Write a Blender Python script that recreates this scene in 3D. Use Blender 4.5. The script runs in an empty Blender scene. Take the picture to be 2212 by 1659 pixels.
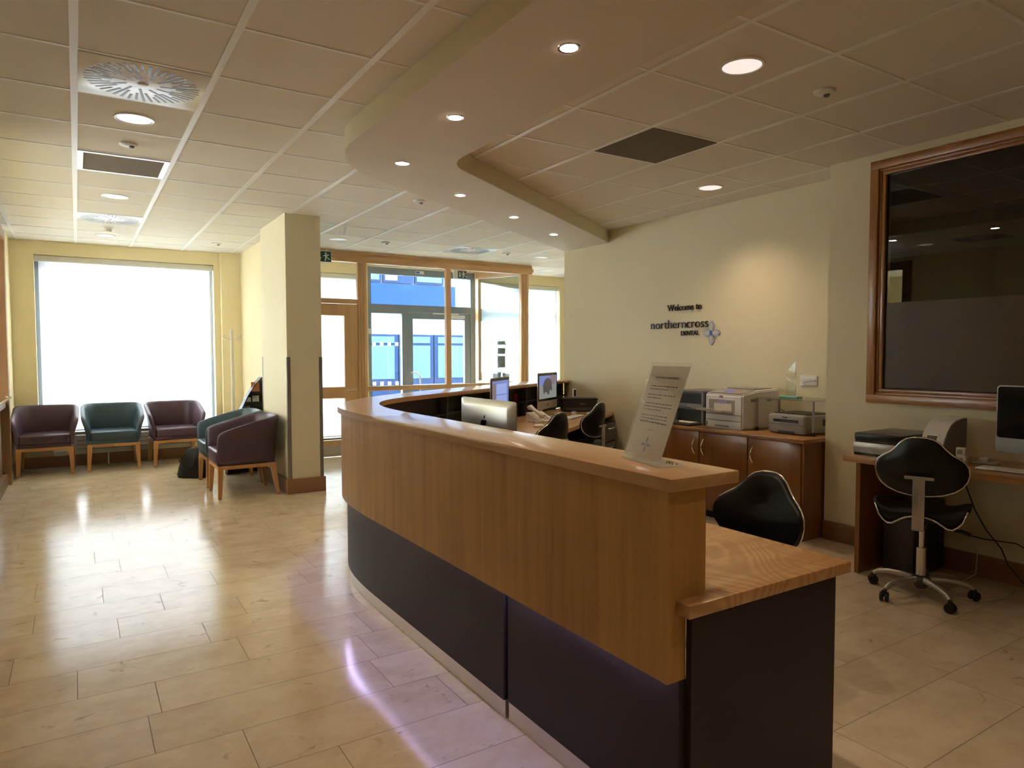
import bpy, bmesh, math, random
from mathutils import Vector, Matrix
S = bpy.context.scene
COL = S.collection
PI = math.pi
# ------------------------------------------------------------------ camera, world, exposure
cam = bpy.data.cameras.new('camera'); camo = bpy.data.objects.new('camera', cam); COL.objects.link(camo)
YAW, PITCH, ROLL = 0.564834, -0.0448177, -0.0018758
F = Vector((math.sin(YAW)*math.cos(PITCH), math.cos(YAW)*math.cos(PITCH), math.sin(PITCH)))
R0 = Vector((math.cos(YAW), -math.sin(YAW), 0)); U0 = R0.cross(F)
R1 = R0*math.cos(ROLL)+U0*math.sin(ROLL); U1 = U0*math.cos(ROLL)-R0*math.sin(ROLL)
camo.matrix_world = Matrix(((R1.x, U1.x, -F.x, -0.0243), (R1.y, U1.y, -F.y, -3.7474), (R1.z, U1.z, -F.z, 1.41), (0, 0, 0, 1)))
cam.sensor_fit = 'HORIZONTAL'; cam.sensor_width = 36.0; cam.lens = 36*1482.7/2212; cam.clip_start = 0.05
S.camera = camo
S.view_settings.view_transform = 'Standard'; S.view_settings.look = 'None'
S.view_settings.exposure = 1.05; S.view_settings.gamma = 1.0; S.view_settings.use_curve_mapping = False
world = bpy.data.worlds.new('world'); S.world = world; world.use_nodes = True
bgn = world.node_tree.nodes['Background']; bgn.inputs[0].default_value = (0.94, 0.96, 1.0, 1); bgn.inputs[1].default_value = 24.0
sund = bpy.data.lights.new('sun', 'SUN'); suno = bpy.data.objects.new('sun', sund); COL.objects.link(suno)
sund.energy = 0.6; sund.angle = 0.02; sund.color = (1, .96, .9)
suno.rotation_euler = (math.radians(48), 0, math.radians(-160+180))
SPOT_W = 14.0; DOWN_W = 21.0

H = 2.80
# ------------------------------------------------------------------ materials
def nt(name):
    m = bpy.data.materials.new(name); m.use_nodes = True
    return m, m.node_tree.nodes, m.node_tree.links, m.node_tree.nodes['Principled BSDF']
def mat(name, col, rough=.5, metal=0., spec=.5, noise=0., nscale=30., emit=None, es=1., bump=0., coat=0.):
    m, N, L, P = nt(name)
    P.inputs['Base Color'].default_value = (*col, 1); P.inputs['Roughness'].default_value = rough
    P.inputs['Metallic'].default_value = metal; P.inputs['Specular IOR Level'].default_value = spec
    P.inputs['Coat Weight'].default_value = coat
    tc = N.new('ShaderNodeTexCoord'); nz = N.new('ShaderNodeTexNoise'); nz.inputs['Scale'].default_value = nscale
    nz.inputs['Detail'].default_value = 4
    L.new(tc.outputs['Object'], nz.inputs['Vector'])
    mr = N.new('ShaderNodeMapRange'); mr.inputs[3].default_value = 1-noise; mr.inputs[4].default_value = 1+noise
    L.new(nz.outputs['Fac'], mr.inputs[0])
    mx = N.new('ShaderNodeMix'); mx.data_type = 'RGBA'; mx.blend_type = 'MULTIPLY'; mx.inputs[0].default_value = 1
    mx.inputs[6].default_value = (*col, 1); L.new(mr.outputs[0], mx.inputs[7]); L.new(mx.outputs[2], P.inputs['Base Color'])
    if bump:
        b = N.new('ShaderNodeBump'); b.inputs['Strength'].default_value = bump; b.inputs['Distance'].default_value = .002
        L.new(nz.outputs['Fac'], b.inputs['Height']); L.new(b.outputs[0], P.inputs['Normal'])
    if emit:
        P.inputs['Emission Color'].default_value = (*emit, 1); P.inputs['Emission Strength'].default_value = es
    return m
def oak(name, c1, c2, axis='Z', rough=.32, swirl=0., across=26., coat=.3, spec=.5):
    m, N, L, P = nt(name)
    tc = N.new('ShaderNodeTexCoord'); mp = N.new('ShaderNodeMapping'); L.new(tc.outputs['Object'], mp.inputs[0])
    s = [across]*3; s['XYZ'.index(axis)] = across*.05
    mp.inputs['Scale'].default_value = s
    nz = N.new('ShaderNodeTexNoise'); nz.inputs['Scale'].default_value = 1.; nz.inputs['Detail'].default_value = 7; nz.inputs['Roughness'].default_value = .65
    nz.inputs['Distortion'].default_value = .3
    L.new(mp.outputs[0], nz.inputs['Vector'])
    mp2 = N.new('ShaderNodeMapping'); L.new(tc.outputs['Object'], mp2.inputs[0])
    s2 = [2.2]*3; s2['XYZ'.index(axis)] = .35
    mp2.inputs['Scale'].default_value = s2
    n2 = N.new('ShaderNodeTexNoise'); n2.inputs['Scale'].default_value = 1.6; n2.inputs['Detail'].default_value = 2
    L.new(mp2.outputs[0], n2.inputs['Vector'])
    ad = N.new('ShaderNodeMath'); ad.operation = 'MULTIPLY_ADD'; ad.inputs[1].default_value = .55
    L.new(nz.outputs['Fac'], ad.inputs[0]); 
    m3 = N.new('ShaderNodeMath'); m3.operation = 'MULTIPLY'; m3.inputs[1].default_value = .45; L.new(n2.outputs['Fac'], m3.inputs[0])
    L.new(m3.outputs[0], ad.inputs[2])
    src = ad.outputs[0]
    if swirl:
        mp3 = N.new('ShaderNodeMapping'); L.new(tc.outputs['Object'], mp3.inputs[0]); mp3.inputs['Scale'].default_value = (2.2, 1.5, 1)
        w = N.new('ShaderNodeTexNoise'); w.inputs['Scale'].default_value = 1.3; w.inputs['Detail'].default_value = 1.; w.inputs['Distortion'].default_value = .9
        L.new(mp3.outputs[0], w.inputs['Vector'])
        k = N.new('ShaderNodeMath'); k.operation = 'MULTIPLY'; k.inputs[1].default_value = 170; L.new(w.outputs['Fac'], k.inputs[0])
        sn = N.new('ShaderNodeMath'); sn.operation = 'SINE'; L.new(k.outputs[0], sn.inputs[0])
        k2 = N.new('ShaderNodeMath'); k2.operation = 'MULTIPLY_ADD'; k2.inputs[1].default_value = swirl
        L.new(sn.outputs[0], k2.inputs[0]); L.new(src, k2.inputs[2]); src = k2.outputs[0]
    cr = N.new('ShaderNodeValToRGB'); cr.color_ramp.elements[0].position = .36; cr.color_ramp.elements[1].position = .62
    cr.color_ramp.elements[0].color = (*c2, 1); cr.color_ramp.elements[1].color = (*c1, 1)
    L.new(src, cr.inputs[0]); L.new(cr.outputs[0], P.inputs['Base Color'])
    P.inputs['Roughness'].default_value = rough; P.inputs['Coat Weight'].default_value = coat; P.inputs['Coat Roughness'].default_value = .14
    P.inputs['Specular IOR Level'].default_value = spec
    b = N.new('ShaderNodeBump'); b.inputs['Strength'].default_value = .25; b.inputs['Distance'].default_value = .0015
    L.new(nz.outputs['Fac'], b.inputs['Height']); L.new(b.outputs[0], P.inputs['Normal'])
    return m
def glass(name, tint=(1, 1, 1), base=.04, rough=0.0, opaque=0., ocol=(.5, .5, .5)):
    m, N, L, P = nt(name); N.remove(P)
    out = N['Material Output']
    tr = N.new('ShaderNodeBsdfTransparent'); tr.inputs[0].default_value = (*tint, 1)
    gl = N.new('ShaderNodeBsdfGlossy'); gl.inputs['Roughness'].default_value = rough
    ge = N.new('ShaderNodeNewGeometry'); dt = N.new('ShaderNodeVectorMath'); dt.operation = 'DOT_PRODUCT'
    L.new(ge.outputs['Normal'], dt.inputs[0]); L.new(ge.outputs['Incoming'], dt.inputs[1])
    ab = N.new('ShaderNodeMath'); ab.operation = 'ABSOLUTE'; L.new(dt.outputs['Value'], ab.inputs[0])
    om = N.new('ShaderNodeMath'); om.operation = 'SUBTRACT'; om.inputs[0].default_value = 1.; L.new(ab.outputs[0], om.inputs[1])
    pw = N.new('ShaderNodeMath'); pw.operation = 'POWER'; pw.inputs[1].default_value = 5.; L.new(om.outputs[0], pw.inputs[0])
    ad = N.new('ShaderNodeMath'); ad.operation = 'MULTIPLY_ADD'; ad.inputs[1].default_value = 1.0-base; ad.inputs[2].default_value = base
    ad.use_clamp = True; L.new(pw.outputs[0], ad.inputs[0])
    mx = N.new('ShaderNodeMixShader'); L.new(ad.outputs[0], mx.inputs[0])
    first = tr.outputs[0]
    if opaque:
        df = N.new('ShaderNodeBsdfDiffuse'); df.inputs[0].default_value = (*ocol, 1)
        m2 = N.new('ShaderNodeMixShader'); m2.inputs[0].default_value = opaque; L.new(tr.outputs[0], m2.inputs[1]); L.new(df.outputs[0], m2.inputs[2])
        first = m2.outputs[0]
    L.new(first, mx.inputs[1]); L.new(gl.outputs[0], mx.inputs[2]); L.new(mx.outputs[0], out.inputs[0])
    return m
def translucent(name, col, tw=.6):
    m, N, L, P = nt(name); N.remove(P); out = N['Material Output']
    t = N.new('ShaderNodeBsdfTranslucent'); t.inputs[0].default_value = (*col, 1)
    d = N.new('ShaderNodeBsdfDiffuse'); d.inputs[0].default_value = (*col, 1)
    mx = N.new('ShaderNodeMixShader'); mx.inputs[0].default_value = tw
    L.new(d.outputs[0], mx.inputs[1]); L.new(t.outputs[0], mx.inputs[2]); L.new(mx.outputs[0], out.inputs[0])
    return m
def stone():
    m, N, L, P = nt('polished_limestone')
    geo = N.new('ShaderNodeNewGeometry'); tc = N.new('ShaderNodeTexCoord')
    mp = N.new('ShaderNodeMapping'); L.new(tc.outputs['Object'], mp.inputs[0]); mp.inputs['Scale'].default_value = (1, 1.25, 1)
    off = N.new('ShaderNodeVectorMath'); off.operation = 'ADD'; L.new(mp.outputs[0], off.inputs[0])
    sc = N.new('ShaderNodeVectorMath'); sc.operation = 'SCALE'; sc.inputs['Scale'].default_value = 37.
    cmb = N.new('ShaderNodeCombineXYZ'); L.new(geo.outputs['Random Per Island'], cmb.inputs[0]); L.new(geo.outputs['Random Per Island'], cmb.inputs[2])
    L.new(cmb.outputs[0], sc.inputs[0]); L.new(sc.outputs[0], off.inputs[1])
    n1 = N.new('ShaderNodeTexNoise'); n1.inputs['Scale'].default_value = 4.5; n1.inputs['Detail'].default_value = 10; n1.inputs['Roughness'].default_value = .68; n1.inputs['Distortion'].default_value = .15
    L.new(off.outputs[0], n1.inputs['Vector'])
    r1 = N.new('ShaderNodeValToRGB'); e = r1.color_ramp.elements
    e[0].position = .30; e[0].color = (.60, .465, .315, 1); e[1].position = .60; e[1].color = (.74, .615, .455, 1)
    L.new(n1.outputs['Fac'], r1.inputs[0])
    # fossil marks and veins
    n2 = N.new('ShaderNodeTexNoise'); n2.inputs['Scale'].default_value = 8.; n2.inputs['Detail'].default_value = 8; n2.inputs['Distortion'].default_value = 1.1
    L.new(off.outputs[0], n2.inputs['Vector'])
    r2 = N.new('ShaderNodeValToRGB'); e = r2.color_ramp.elements
    e[0].position = .27; e[0].color = (.52, .43, .34, 1); e[1].position = .35; e[1].color = (1, 1, 1, 1)
    L.new(n2.outputs['Fac'], r2.inputs[0])
    mx = N.new('ShaderNodeMix'); mx.data_type = 'RGBA'; mx.blend_type = 'MULTIPLY'; mx.inputs[0].default_value = .75
    L.new(r1.outputs[0], mx.inputs[6]); L.new(r2.outputs[0], mx.inputs[7])
    mr = N.new('ShaderNodeMapRange'); mr.inputs[3].default_value = .965; mr.inputs[4].default_value = 1.03; L.new(geo.outputs['Random Per Island'], mr.inputs[0])
    m2 = N.new('ShaderNodeMix'); m2.data_type = 'RGBA'; m2.blend_type = 'MULTIPLY'; m2.inputs[0].default_value = 1
    L.new(mx.outputs[2], m2.inputs[6]); L.new(mr.outputs[0], m2.inputs[7])
    L.new(m2.outputs[2], P.inputs['Base Color'])
    P.inputs['Roughness'].default_value = .2; P.inputs['Specular IOR Level'].default_value = .42
    rr = N.new('ShaderNodeMapRange'); rr.inputs[3].default_value = .10; rr.inputs[4].default_value = .19
    L.new(n1.outputs['Fac'], rr.inputs[0]); L.new(rr.outputs[0], P.inputs['Roughness'])
    return m
M = {}
M['stone'] = stone()
M['grout'] = mat('grout', (.25, .20, .15), .9)
M['tile'] = mat('ceiling_tile', (.78, .735, .64), .72, spec=.25, noise=.03, nscale=90, bump=.15)
M['tbar'] = mat('ceiling_grid_bar', (.86, .86, .82), .38)
M['plaster'] = mat('soffit_plaster', (.74, .69, .60), .7, spec=.3, noise=.01, nscale=8)
M['cream'] = mat('cream_wall_paint', (.80, .685, .42), .62, spec=.3, noise=.015, nscale=5)
M['cream_pale'] = mat('pale_cream_paint', (.77, .695, .49), .62, spec=.3, noise=.015, nscale=5)
M['guard'] = mat('grey_corner_guard', (.20, .17, .14), .4, noise=.02)
M['oak_v'] = oak('oak_veneer_upright', (.50, .275, .082), (.35, .175, .045), 'Z', rough=.45, coat=.12, spec=.35)
M['oak_top'] = oak('oak_top_lengthwise', (.54, .315, .14), (.43, .235, .095), 'Y', rough=.28, coat=.6)
M['oak_desk'] = oak('oak_worktop_swirled', (.60, .355, .155), (.42, .215, .08), 'X', rough=.28, swirl=.085, coat=.5)
M['oak_x'] = oak('oak_joinery_crosswise', (.70, .43, .22), (.58, .33, .15), 'X')
M['oak_y'] = oak('oak_joinery_lengthwise', (.46, .235, .08), (.32, .15, .045), 'Y')
M['oak_z'] = oak('oak_joinery_upright', (.70, .43, .22), (.58, .33, .15), 'Z')
M['oak_dim'] = oak('oak_cabinet_shaded', (.28, .115, .028), (.20, .075, .016), 'Z')  # the counter's oak in dim light, that dimness put into a darker colour
M['oak_leg'] = oak('oak_chair_leg', (.50, .24, .085), (.36, .16, .05), 'Z', across=40)
M['oak_frame'] = oak('oak_window_frame', (.36, .155, .040), (.25, .10, .022), 'Y')
M['oak_framez'] = oak('oak_window_frame_upright', (.36, .155, .040), (.25, .10, .022), 'Z')
M['skirt'] = oak('oak_skirting', (.30, .135, .055), (.22, .095, .035), 'X')
M['skirty'] = oak('oak_skirting_long', (.30, .135, .055), (.22, .095, .035), 'Y')
M['brown_door'] = oak('dark_jamb_wood', (.22, .11, .05), (.15, .07, .03), 'Z')
M['anthracite'] = mat('anthracite_laminate', (.028, .022, .024), .5, spec=.3, noise=.04, nscale=4)
M['black_in'] = mat('black_melamine', (.012, .011, .013), .5)
M['steel'] = mat('brushed_steel', (.66, .63, .58), .36, 1.0, noise=.05, nscale=60)
M['chrome'] = mat('chrome', (.82, .82, .82), .12, 1.0)
M['silver'] = mat('silver_paint', (.50, .48, .45), .35, .7)
M['alu'] = mat('anodised_aluminium', (.62, .63, .62), .33, .85)
M['greyalu'] = mat('grey_coated_aluminium', (.22, .26, .31), .4)
M['white_pl'] = mat('white_plastic', (.78, .77, .74), .4)
M['white_gl'] = mat('white_enamel', (.88, .88, .88), .22, spec=.7)
M['cream_pl'] = mat('cream_plastic', (.66, .60, .50), .45)
M['grey_pl'] = mat('warm_grey_plastic', (.34, .31, .28), .45)
M['dgrey_pl'] = mat('dark_grey_plastic', (.055, .052, .055), .4)
M['mgrey_pl'] = mat('mid_grey_plastic', (.17, .165, .17), .4)
M['black_pl'] = mat('black_plastic', (.012, .012, .013), .35)
M['black_lt'] = mat('black_leather', (.006, .005, .006), .42, spec=.35, noise=.1, nscale=120, bump=.1)
M['rubber'] = mat('black_rubber', (.015, .015, .015), .6)
M['plum'] = mat('plum_leather', (.060, .026, .042), .40, noise=.06, nscale=160, bump=.15)
M['teal'] = mat('slate_teal_leather', (.035, .060, .080), .38, noise=.06, nscale=160, bump=.15)
M['fabric'] = mat('black_fabric', (.012, .011, .013), .9, noise=.1, nscale=200)
M['blind'] = translucent('blind_fabric', (.90, .90, .89), .72)
M['blindtube'] = mat('blind_cassette', (.70, .68, .62), .5)
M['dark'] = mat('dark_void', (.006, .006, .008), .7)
M['glass'] = glass('clear_glass', (.93, .97, .97))
M['tinted'] = glass('service_glass', (.62, .60, .54), base=.075)
M['frost'] = glass('frosted_film', (.40, .33, .25), base=.02, rough=.4, opaque=.6, ocol=(.16, .11, .06))
M['acrylic'] = glass('acrylic_sheet', (.96, .97, .96), base=.035)
M['greenglass'] = glass('green_glass', (.94, .98, .965), base=.03)
M['greenedge'] = mat('glass_edge_green', (.12, .42, .34), .15, spec=.7)
M['paper'] = mat('paper', (.86, .78, .72), .8)
M['ink'] = mat('ink', (.05, .045, .05), .8)
M['lilac'] = mat('lilac_print', (.32, .32, .62), .6)
M['brown_felt'] = mat('brown_mesh_grille', (.13, .095, .05), .8, noise=.25, nscale=350)
M['spot_em'] = mat('halogen_lamp', (1, 1, 1), .5, emit=(1.0, .90, .76), es=24)
M['down_em'] = mat('lit_downlight_reflector', (.8, .78, .76), .3, emit=(1.0, .84, .80), es=.42, noise=.2, nscale=45)
M['off_em'] = mat('unlit_downlight_reflector', (.85, .84, .82), .2)
M['led'] = mat('violet_led_strip', (1, 1, 1), .5, emit=(.58, .52, 1.0), es=80)
M['green'] = mat('exit_green', (.004, .085, .050), .45)
M['sky_scr'] = mat('screen_blue', (.02, .02, .03), .3, emit=(.14, .19, .42), es=.55)
M['scr_lt'] = mat('screen_light_window', (.02, .02, .03), .3, emit=(.28, .36, .70), es=.5)
M['scr_side'] = mat('screen_side_photo', (.02, .02, .03), .3, emit=(.20, .15, .16), es=.5)
M['scr_gr'] = mat('screen_grassland', (.02, .02, .03), .3, emit=(.21, .22, .21), es=.5)
M['scr_el'] = mat('screen_dark_animal', (.02, .02, .03), .3, emit=(.06, .05, .055), es=.5)
M['lcd'] = mat('lit_printer_display', (.05, .05, .3), .3, emit=(.12, .10, .75), es=.3)
M['screen_off'] = mat('switched_off_screen', (.008, .008, .009), .12)
M['red'] = mat('red_plastic', (.30, .01, .015), .35)
M['orange'] = mat('orange_magazine_cover', (.50, .16, .08), .5)
M['magwhite'] = mat('pale_magazine_cover', (.70, .72, .66), .5)
M['letter_b'] = mat('blue_grey_letter', (.09, .10, .15), .3, .4)
M['letter_k'] = mat('dark_brown_letter', (.018, .011, .008), .35)
M['emb1'] = mat('pale_blue_emblem', (.36, .41, .52), .4)
M['emb2'] = mat('silver_lilac_emblem', (.56, .52, .52), .4)
M['emb3'] = mat('blue_emblem_centre', (.04, .13, .50), .35)
M['pave'] = mat('pavement', (.08, .08, .085), .9, noise=.1, nscale=3)
M['b_white'] = mat('pale_cladding', (.085, .10, .135), .8, spec=.05, noise=.05, nscale=1)
M['b_blue'] = mat('blue_cladding', (.007, .022, .085), .8, spec=.05, noise=.12, nscale=2)
M['b_win'] = mat('building_glass', (.035, .065, .105), .7, spec=.1)
M['b_dk'] = mat('dark_blue_frame', (.008, .018, .050), .8, spec=.05)
M['bark'] = mat('bark', (.12, .10, .09), .9)
M['leaf'] = mat('pale_leaves', (.22, .25, .16), .8, noise=.3, nscale=8)
M['cable'] = mat('dark_cable', (.02, .006, .005), .5)
M['cablew'] = mat('pale_cable', (.55, .52, .48), .5)
M['teal_em'] = mat('turquoise_banner', (.03, .17, .16), .5)
M['print_grey'] = translucent('grey_print', (.88, .885, .90), .72)
M['vblue'] = mat('blue_sticker', (.05, .12, .6), .5)

# ------------------------------------------------------------------ helpers
def new(): return bmesh.new()
def box(bm, x0, x1, y0, y1, z0, z1, bev=0., seg=2):
    vs = [bm.verts.new(p) for p in ((x0, y0, z0), (x1, y0, z0), (x1, y1, z0), (x0, y1, z0), (x0, y0, z1), (x1, y0, z1), (x1, y1, z1), (x0, y1, z1))]
    fs = [bm.faces.new([vs[i] for i in q]) for q in ((0, 3, 2, 1), (4, 5, 6, 7), (0, 1, 5, 4), (1, 2, 6, 5), (2, 3, 7, 6), (3, 0, 4, 7))]
    if bev:
        es = list({e for f in fs for e in f.edges})
        bmesh.ops.bevel(bm, geom=es, offset=bev, segments=seg, affect='EDGES', profile=.5)
    return vs
def prism(bm, pts, z0, z1, mtx=None, bev=0.):
    a = [bm.verts.new((p[0], p[1], z0)) for p in pts]; b = [bm.verts.new((p[0], p[1], z1)) for p in pts]
    n = len(pts); fs = [bm.faces.new(a[::-1]), bm.faces.new(b)]
    for i in range(n): fs.append(bm.faces.new((a[i], a[(i+1) % n], b[(i+1) % n], b[i])))
    vs = a+b
    if bev:
        es = list(set(fs[0].edges) | set(fs[1].edges))
        r = bmesh.ops.bevel(bm, geom=es, offset=bev, segments=2, affect='EDGES', profile=.5)
        vs = list({v for f in r['faces'] for v in f.verts} | {v for v in vs if v.is_valid})
    if mtx is not None: bmesh.ops.transform(bm, matrix=mtx, verts=[v for v in vs if v.is_valid])
    bmesh.ops.recalc_face_normals(bm, faces=bm.faces)
def tube(bm, pts, r, seg=10, closed=False, rs=None):
    pts = [Vector(p) for p in pts]; n = len(pts); rings = []
    up = None
    for i, p in enumerate(pts):
        t = (pts[(i+1) % n]-pts[i-1]) if closed else (pts[min(i+1, n-1)]-pts[max(i-1, 0)])
        t.normalize()
        if up is None:
            up = Vector((0, 0, 1)) if abs(t.z) < .9 else Vector((1, 0, 0))
        s = t.cross(up)
        if s.length < 1e-4: s = t.cross(Vector((1, 0, 0)))
        s.normalize(); up = s.cross(t).normalized()
        rr = rs[i] if rs else r
        rings.append([bm.verts.new(p+s*(math.cos(2*PI*k/seg)*rr)+up*(math.sin(2*PI*k/seg)*rr)) for k in range(seg)])
    for i in range(n if closed else n-1):
        a, b = rings[i], rings[(i+1) % n]
        for k in range(seg): bm.faces.new((a[k], a[(k+1) % seg], b[(k+1) % seg], b[k]))
    if not closed: bm.faces.new(rings[0][::-1]); bm.faces.new(rings[-1])
    bmesh.ops.recalc_face_normals(bm, faces=bm.faces)
def lathe(bm, prof, c=(0, 0, 0), seg=32, sx=1, sy=1):
    rings = [[bm.verts.new((c[0]+r*math.cos(2*PI*k/seg)*sx, c[1]+r*math.sin(2*PI*k/seg)*sy, c[2]+z)) for k in range(seg)] for r, z in prof]
    for a, b in zip(rings, rings[1:]):
        for k in range(seg): bm.faces.new((a[k], a[(k+1) % seg], b[(k+1) % seg], b[k]))
    if prof[0] != prof[-1]:
        if prof[0][0] > 1e-6: bm.faces.new(rings[0][::-1])
        if prof[-1][0] > 1e-6: bm.faces.new(rings[-1])
    bmesh.ops.remove_doubles(bm, verts=bm.verts, dist=1e-6)
    bmesh.ops.recalc_face_normals(bm, faces=bm.faces)
def slat(bm, path, o0, o1, z0, z1):
    """solid wall following a plan path between two sideways offsets (left normal positive)"""
    P = [Vector(p) for p in path]; n = len(P); A = []; B = []
    for i in range(n):
        if i == 0: t = P[1]-P[0]
        elif i == n-1: t = P[-1]-P[-2]
        else: t = (P[i+1]-P[i]).normalized()+(P[i]-P[i-1]).normalized()
        t.normalize(); nn = Vector((-t.y, t.x)); A.append(P[i]+nn*o0); B.append(P[i]+nn*o1)
    ring = [[bm.verts.new((q.x, q.y, z)) for q, z in ((a, z0), (b, z0), (b, z1), (a, z1))] for a, b in zip(A, B)]
    for i in range(n-1):
        for k in range(4): bm.faces.new((ring[i][k], ring[i][(k+1) % 4], ring[i+1][(k+1) % 4], ring[i+1][k]))
    bm.faces.new(ring[0][::-1]); bm.faces.new(ring[-1])
    bmesh.ops.recalc_face_normals(bm, faces=bm.faces)
def obj(name, bm, m, parent=None, smooth=None, sub=0, loc=None, rz=None):
    me = bpy.data.meshes.new(name)
    if isinstance(bm, bpy.types.Mesh): me = bm
    else:
        bm.to_mesh(me); bm.free()
    me.materials.clear(); me.materials.append(M[m] if isinstance(m, str) else m)
    if smooth is not None:
        for p in me.polygons: p.use_smooth = True
        if smooth < 180:
            try: me.set_sharp_from_angle(angle=math.radians(smooth))
            except Exception: pass
    o = bpy.data.objects.new(name, me); COL.objects.link(o)
    if sub:
        md = o.modifiers.new('subdivision', 'SUBSURF'); md.levels = sub; md.render_levels = sub
    if parent: o.parent = parent
    if loc: o.location = loc
    if rz is not None: o.rotation_euler = (0, 0, rz)
    return o
def tag(o, label, cat, group=None, kind=None):
    o['label'] = label; o['category'] = cat
    if group: o['group'] = group
    if kind: o['kind'] = kind
    return o
def thing(name, label, cat, loc=(0, 0, 0), rz=0., group=None, kind=None):
    o = bpy.data.objects.new(name, None); COL.objects.link(o); o.location = loc; o.rotation_euler = (0, 0, rz)
    o.empty_display_size = .1
    return tag(o, label, cat, group, kind)
def struct(name, bm, m, label, cat, parent=None, smooth=None):
    return tag(obj(name, bm, m, parent, smooth), label, cat, kind='structure')
def dup(root, loc, rz, label, group=None):
    def cp(o, par):
        c = o.copy(); COL.objects.link(c); c.parent = par
        for ch in list(o.children): cp(ch, c)
        return c
    kids = list(root.children)
    r = root.copy(); COL.objects.link(r); r.location = loc; r.rotation_euler = (0, 0, rz); r['label'] = label
    if group: r['group'] = group
    for k in kids: cp(k, r)
    return r
def textmesh(s, size, ext=.0, bold=0., align='LEFT', space=1.):
    cu = bpy.data.curves.new('txt', 'FONT'); cu.body = s; cu.size = size; cu.extrude = ext; cu.offset = bold; cu.align_x = align
    cu.space_character = space; cu.resolution_u = 3
    o = bpy.data.objects.new('txt', cu); COL.objects.link(o)
    dg = bpy.context.evaluated_depsgraph_get(); dg.update()
    me = bpy.data.meshes.new_from_object(o.evaluated_get(dg)); bpy.data.objects.remove(o)
    return me
def label_text(name, s, size, m, parent, mtx, ext=.0008, **k):
    me = textmesh(s, size, ext, **k); me.transform(mtx); return obj(name, me, m, parent)
def MX(origin, xdir, ydir):
    x = Vector(xdir).normalized(); y = Vector(ydir).normalized(); z = x.cross(y)
    return Matrix(((x.x, y.x, z.x, origin[0]), (x.y, y.y, z.y, origin[1]), (x.z, y.z, z.z, origin[2]), (0, 0, 0, 1)))
def B(name, dims, m, parent=None, bev=0.):
    bm = new(); box(bm, *dims, bev=bev); return obj(name, bm, m, parent, 40 if bev else None)
# ------------------------------------------------------------------ floor of staggered limestone planks
FX0, FX1, FY0, FY1 = -.72, 8.6, -6.1, 6.85
rnd = random.Random(5)
known = {1: (-.057, .613), 0: (.224,), -1: (.175,), 3: (.123,), 2: (.495,), 4: (.352,), 5: (.07,), 6: (-.265, .43), 7: (.185,), 8: (.045, .82), 9: (.27, .56), 10: (.177,), 11: (-.025,)}
bm = new(); g = .0015
k0 = int(math.floor((FY0+.478)/.3))-1; k1 = int(math.ceil((FY1+.478)/.3))
for k in range(k0, k1):
    ya = -.478+.3*k; yb = ya+.3
    js = list(known.get(k+1, (rnd.uniform(-.3, .5),)))
    while js[0] > FX0: js.insert(0, js[0]-rnd.choice((.6, .7, .8, .9)))
    while js[-1] < FX1: js.append(js[-1]+rnd.choice((.6, .7, .8, .9)))
    for a, b in zip(js, js[1:]):
        xa, xb = max(a, FX0), min(b, FX1); y0, y1 = max(ya, FY0), min(yb, FY1)
        if xb-xa < .01 or y1-y0 < .01: continue
        v = [bm.verts.new(p) for p in ((xa+g, y0+g, 0), (xb-g, y0+g, 0), (xb-g, y1-g, 0), (xa+g, y1-g, 0))]; bm.faces.new(v)
fl = struct('floor', bm, 'stone', 'cream polished limestone floor laid in staggered long tiles', 'floor')
bm = new(); box(bm, FX0, FX1, FY0, FY1, -.10, -.0008); obj('grout_bed', bm, 'grout', fl)

# ------------------------------------------------------------------ ceiling grid
bm = new(); box(bm, FX0, FX1, FY0, FY1, H, H+.12)
ce = struct('ceiling', bm, 'tile', 'suspended ceiling of square cream mineral tiles in a white grid', 'ceiling')
bm = new()
x = -.6
while x < FX1: box(bm, x-.017, x+.017, FY0, FY1, H-.004, H+.002); x += .6
obj('main_grid_bars', bm, 'tbar', ce)
bm = new(); y = -6.0
while y < FY1: box(bm, FX0, FX1, y-.010, y+.010, H-.003, H+.002); y += .6
obj('cross_grid_bars', bm, 'tbar', ce)

# soffit
def arc(cx, cy, r, a0, a1, n):
    return [(cx+r*math.cos(math.radians(a0+(a1-a0)*i/n)), cy+r*math.sin(math.radians(a0+(a1-a0)*i/n))) for i in range(n+1)]
out = [(1.385, -6.0)]+arc(1.385+.9, .22, .9, 180, 123, 24)+[(5.12, 1.13+.65*(5.12-2.03))]
inn = [(2.09, -6.0)]+arc(2.09+.36, .163, .36, 180, 123, 16)+[(5.12, .88+.643*(5.12-2.9))]
bm = new(); prism(bm, out+inn[::-1], 2.663, H-.0005, bev=.004)
so_ = struct('trim_1', bm, 'plaster', 'dropped plaster soffit that bends over the reception desk to the sign wall', 'soffit', smooth=30)
so_.data.materials.append(M['cream_pale'])
for p_ in so_.data.polygons:
    if abs(p_.normal.z) < .5: p_.material_index = 1

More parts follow.
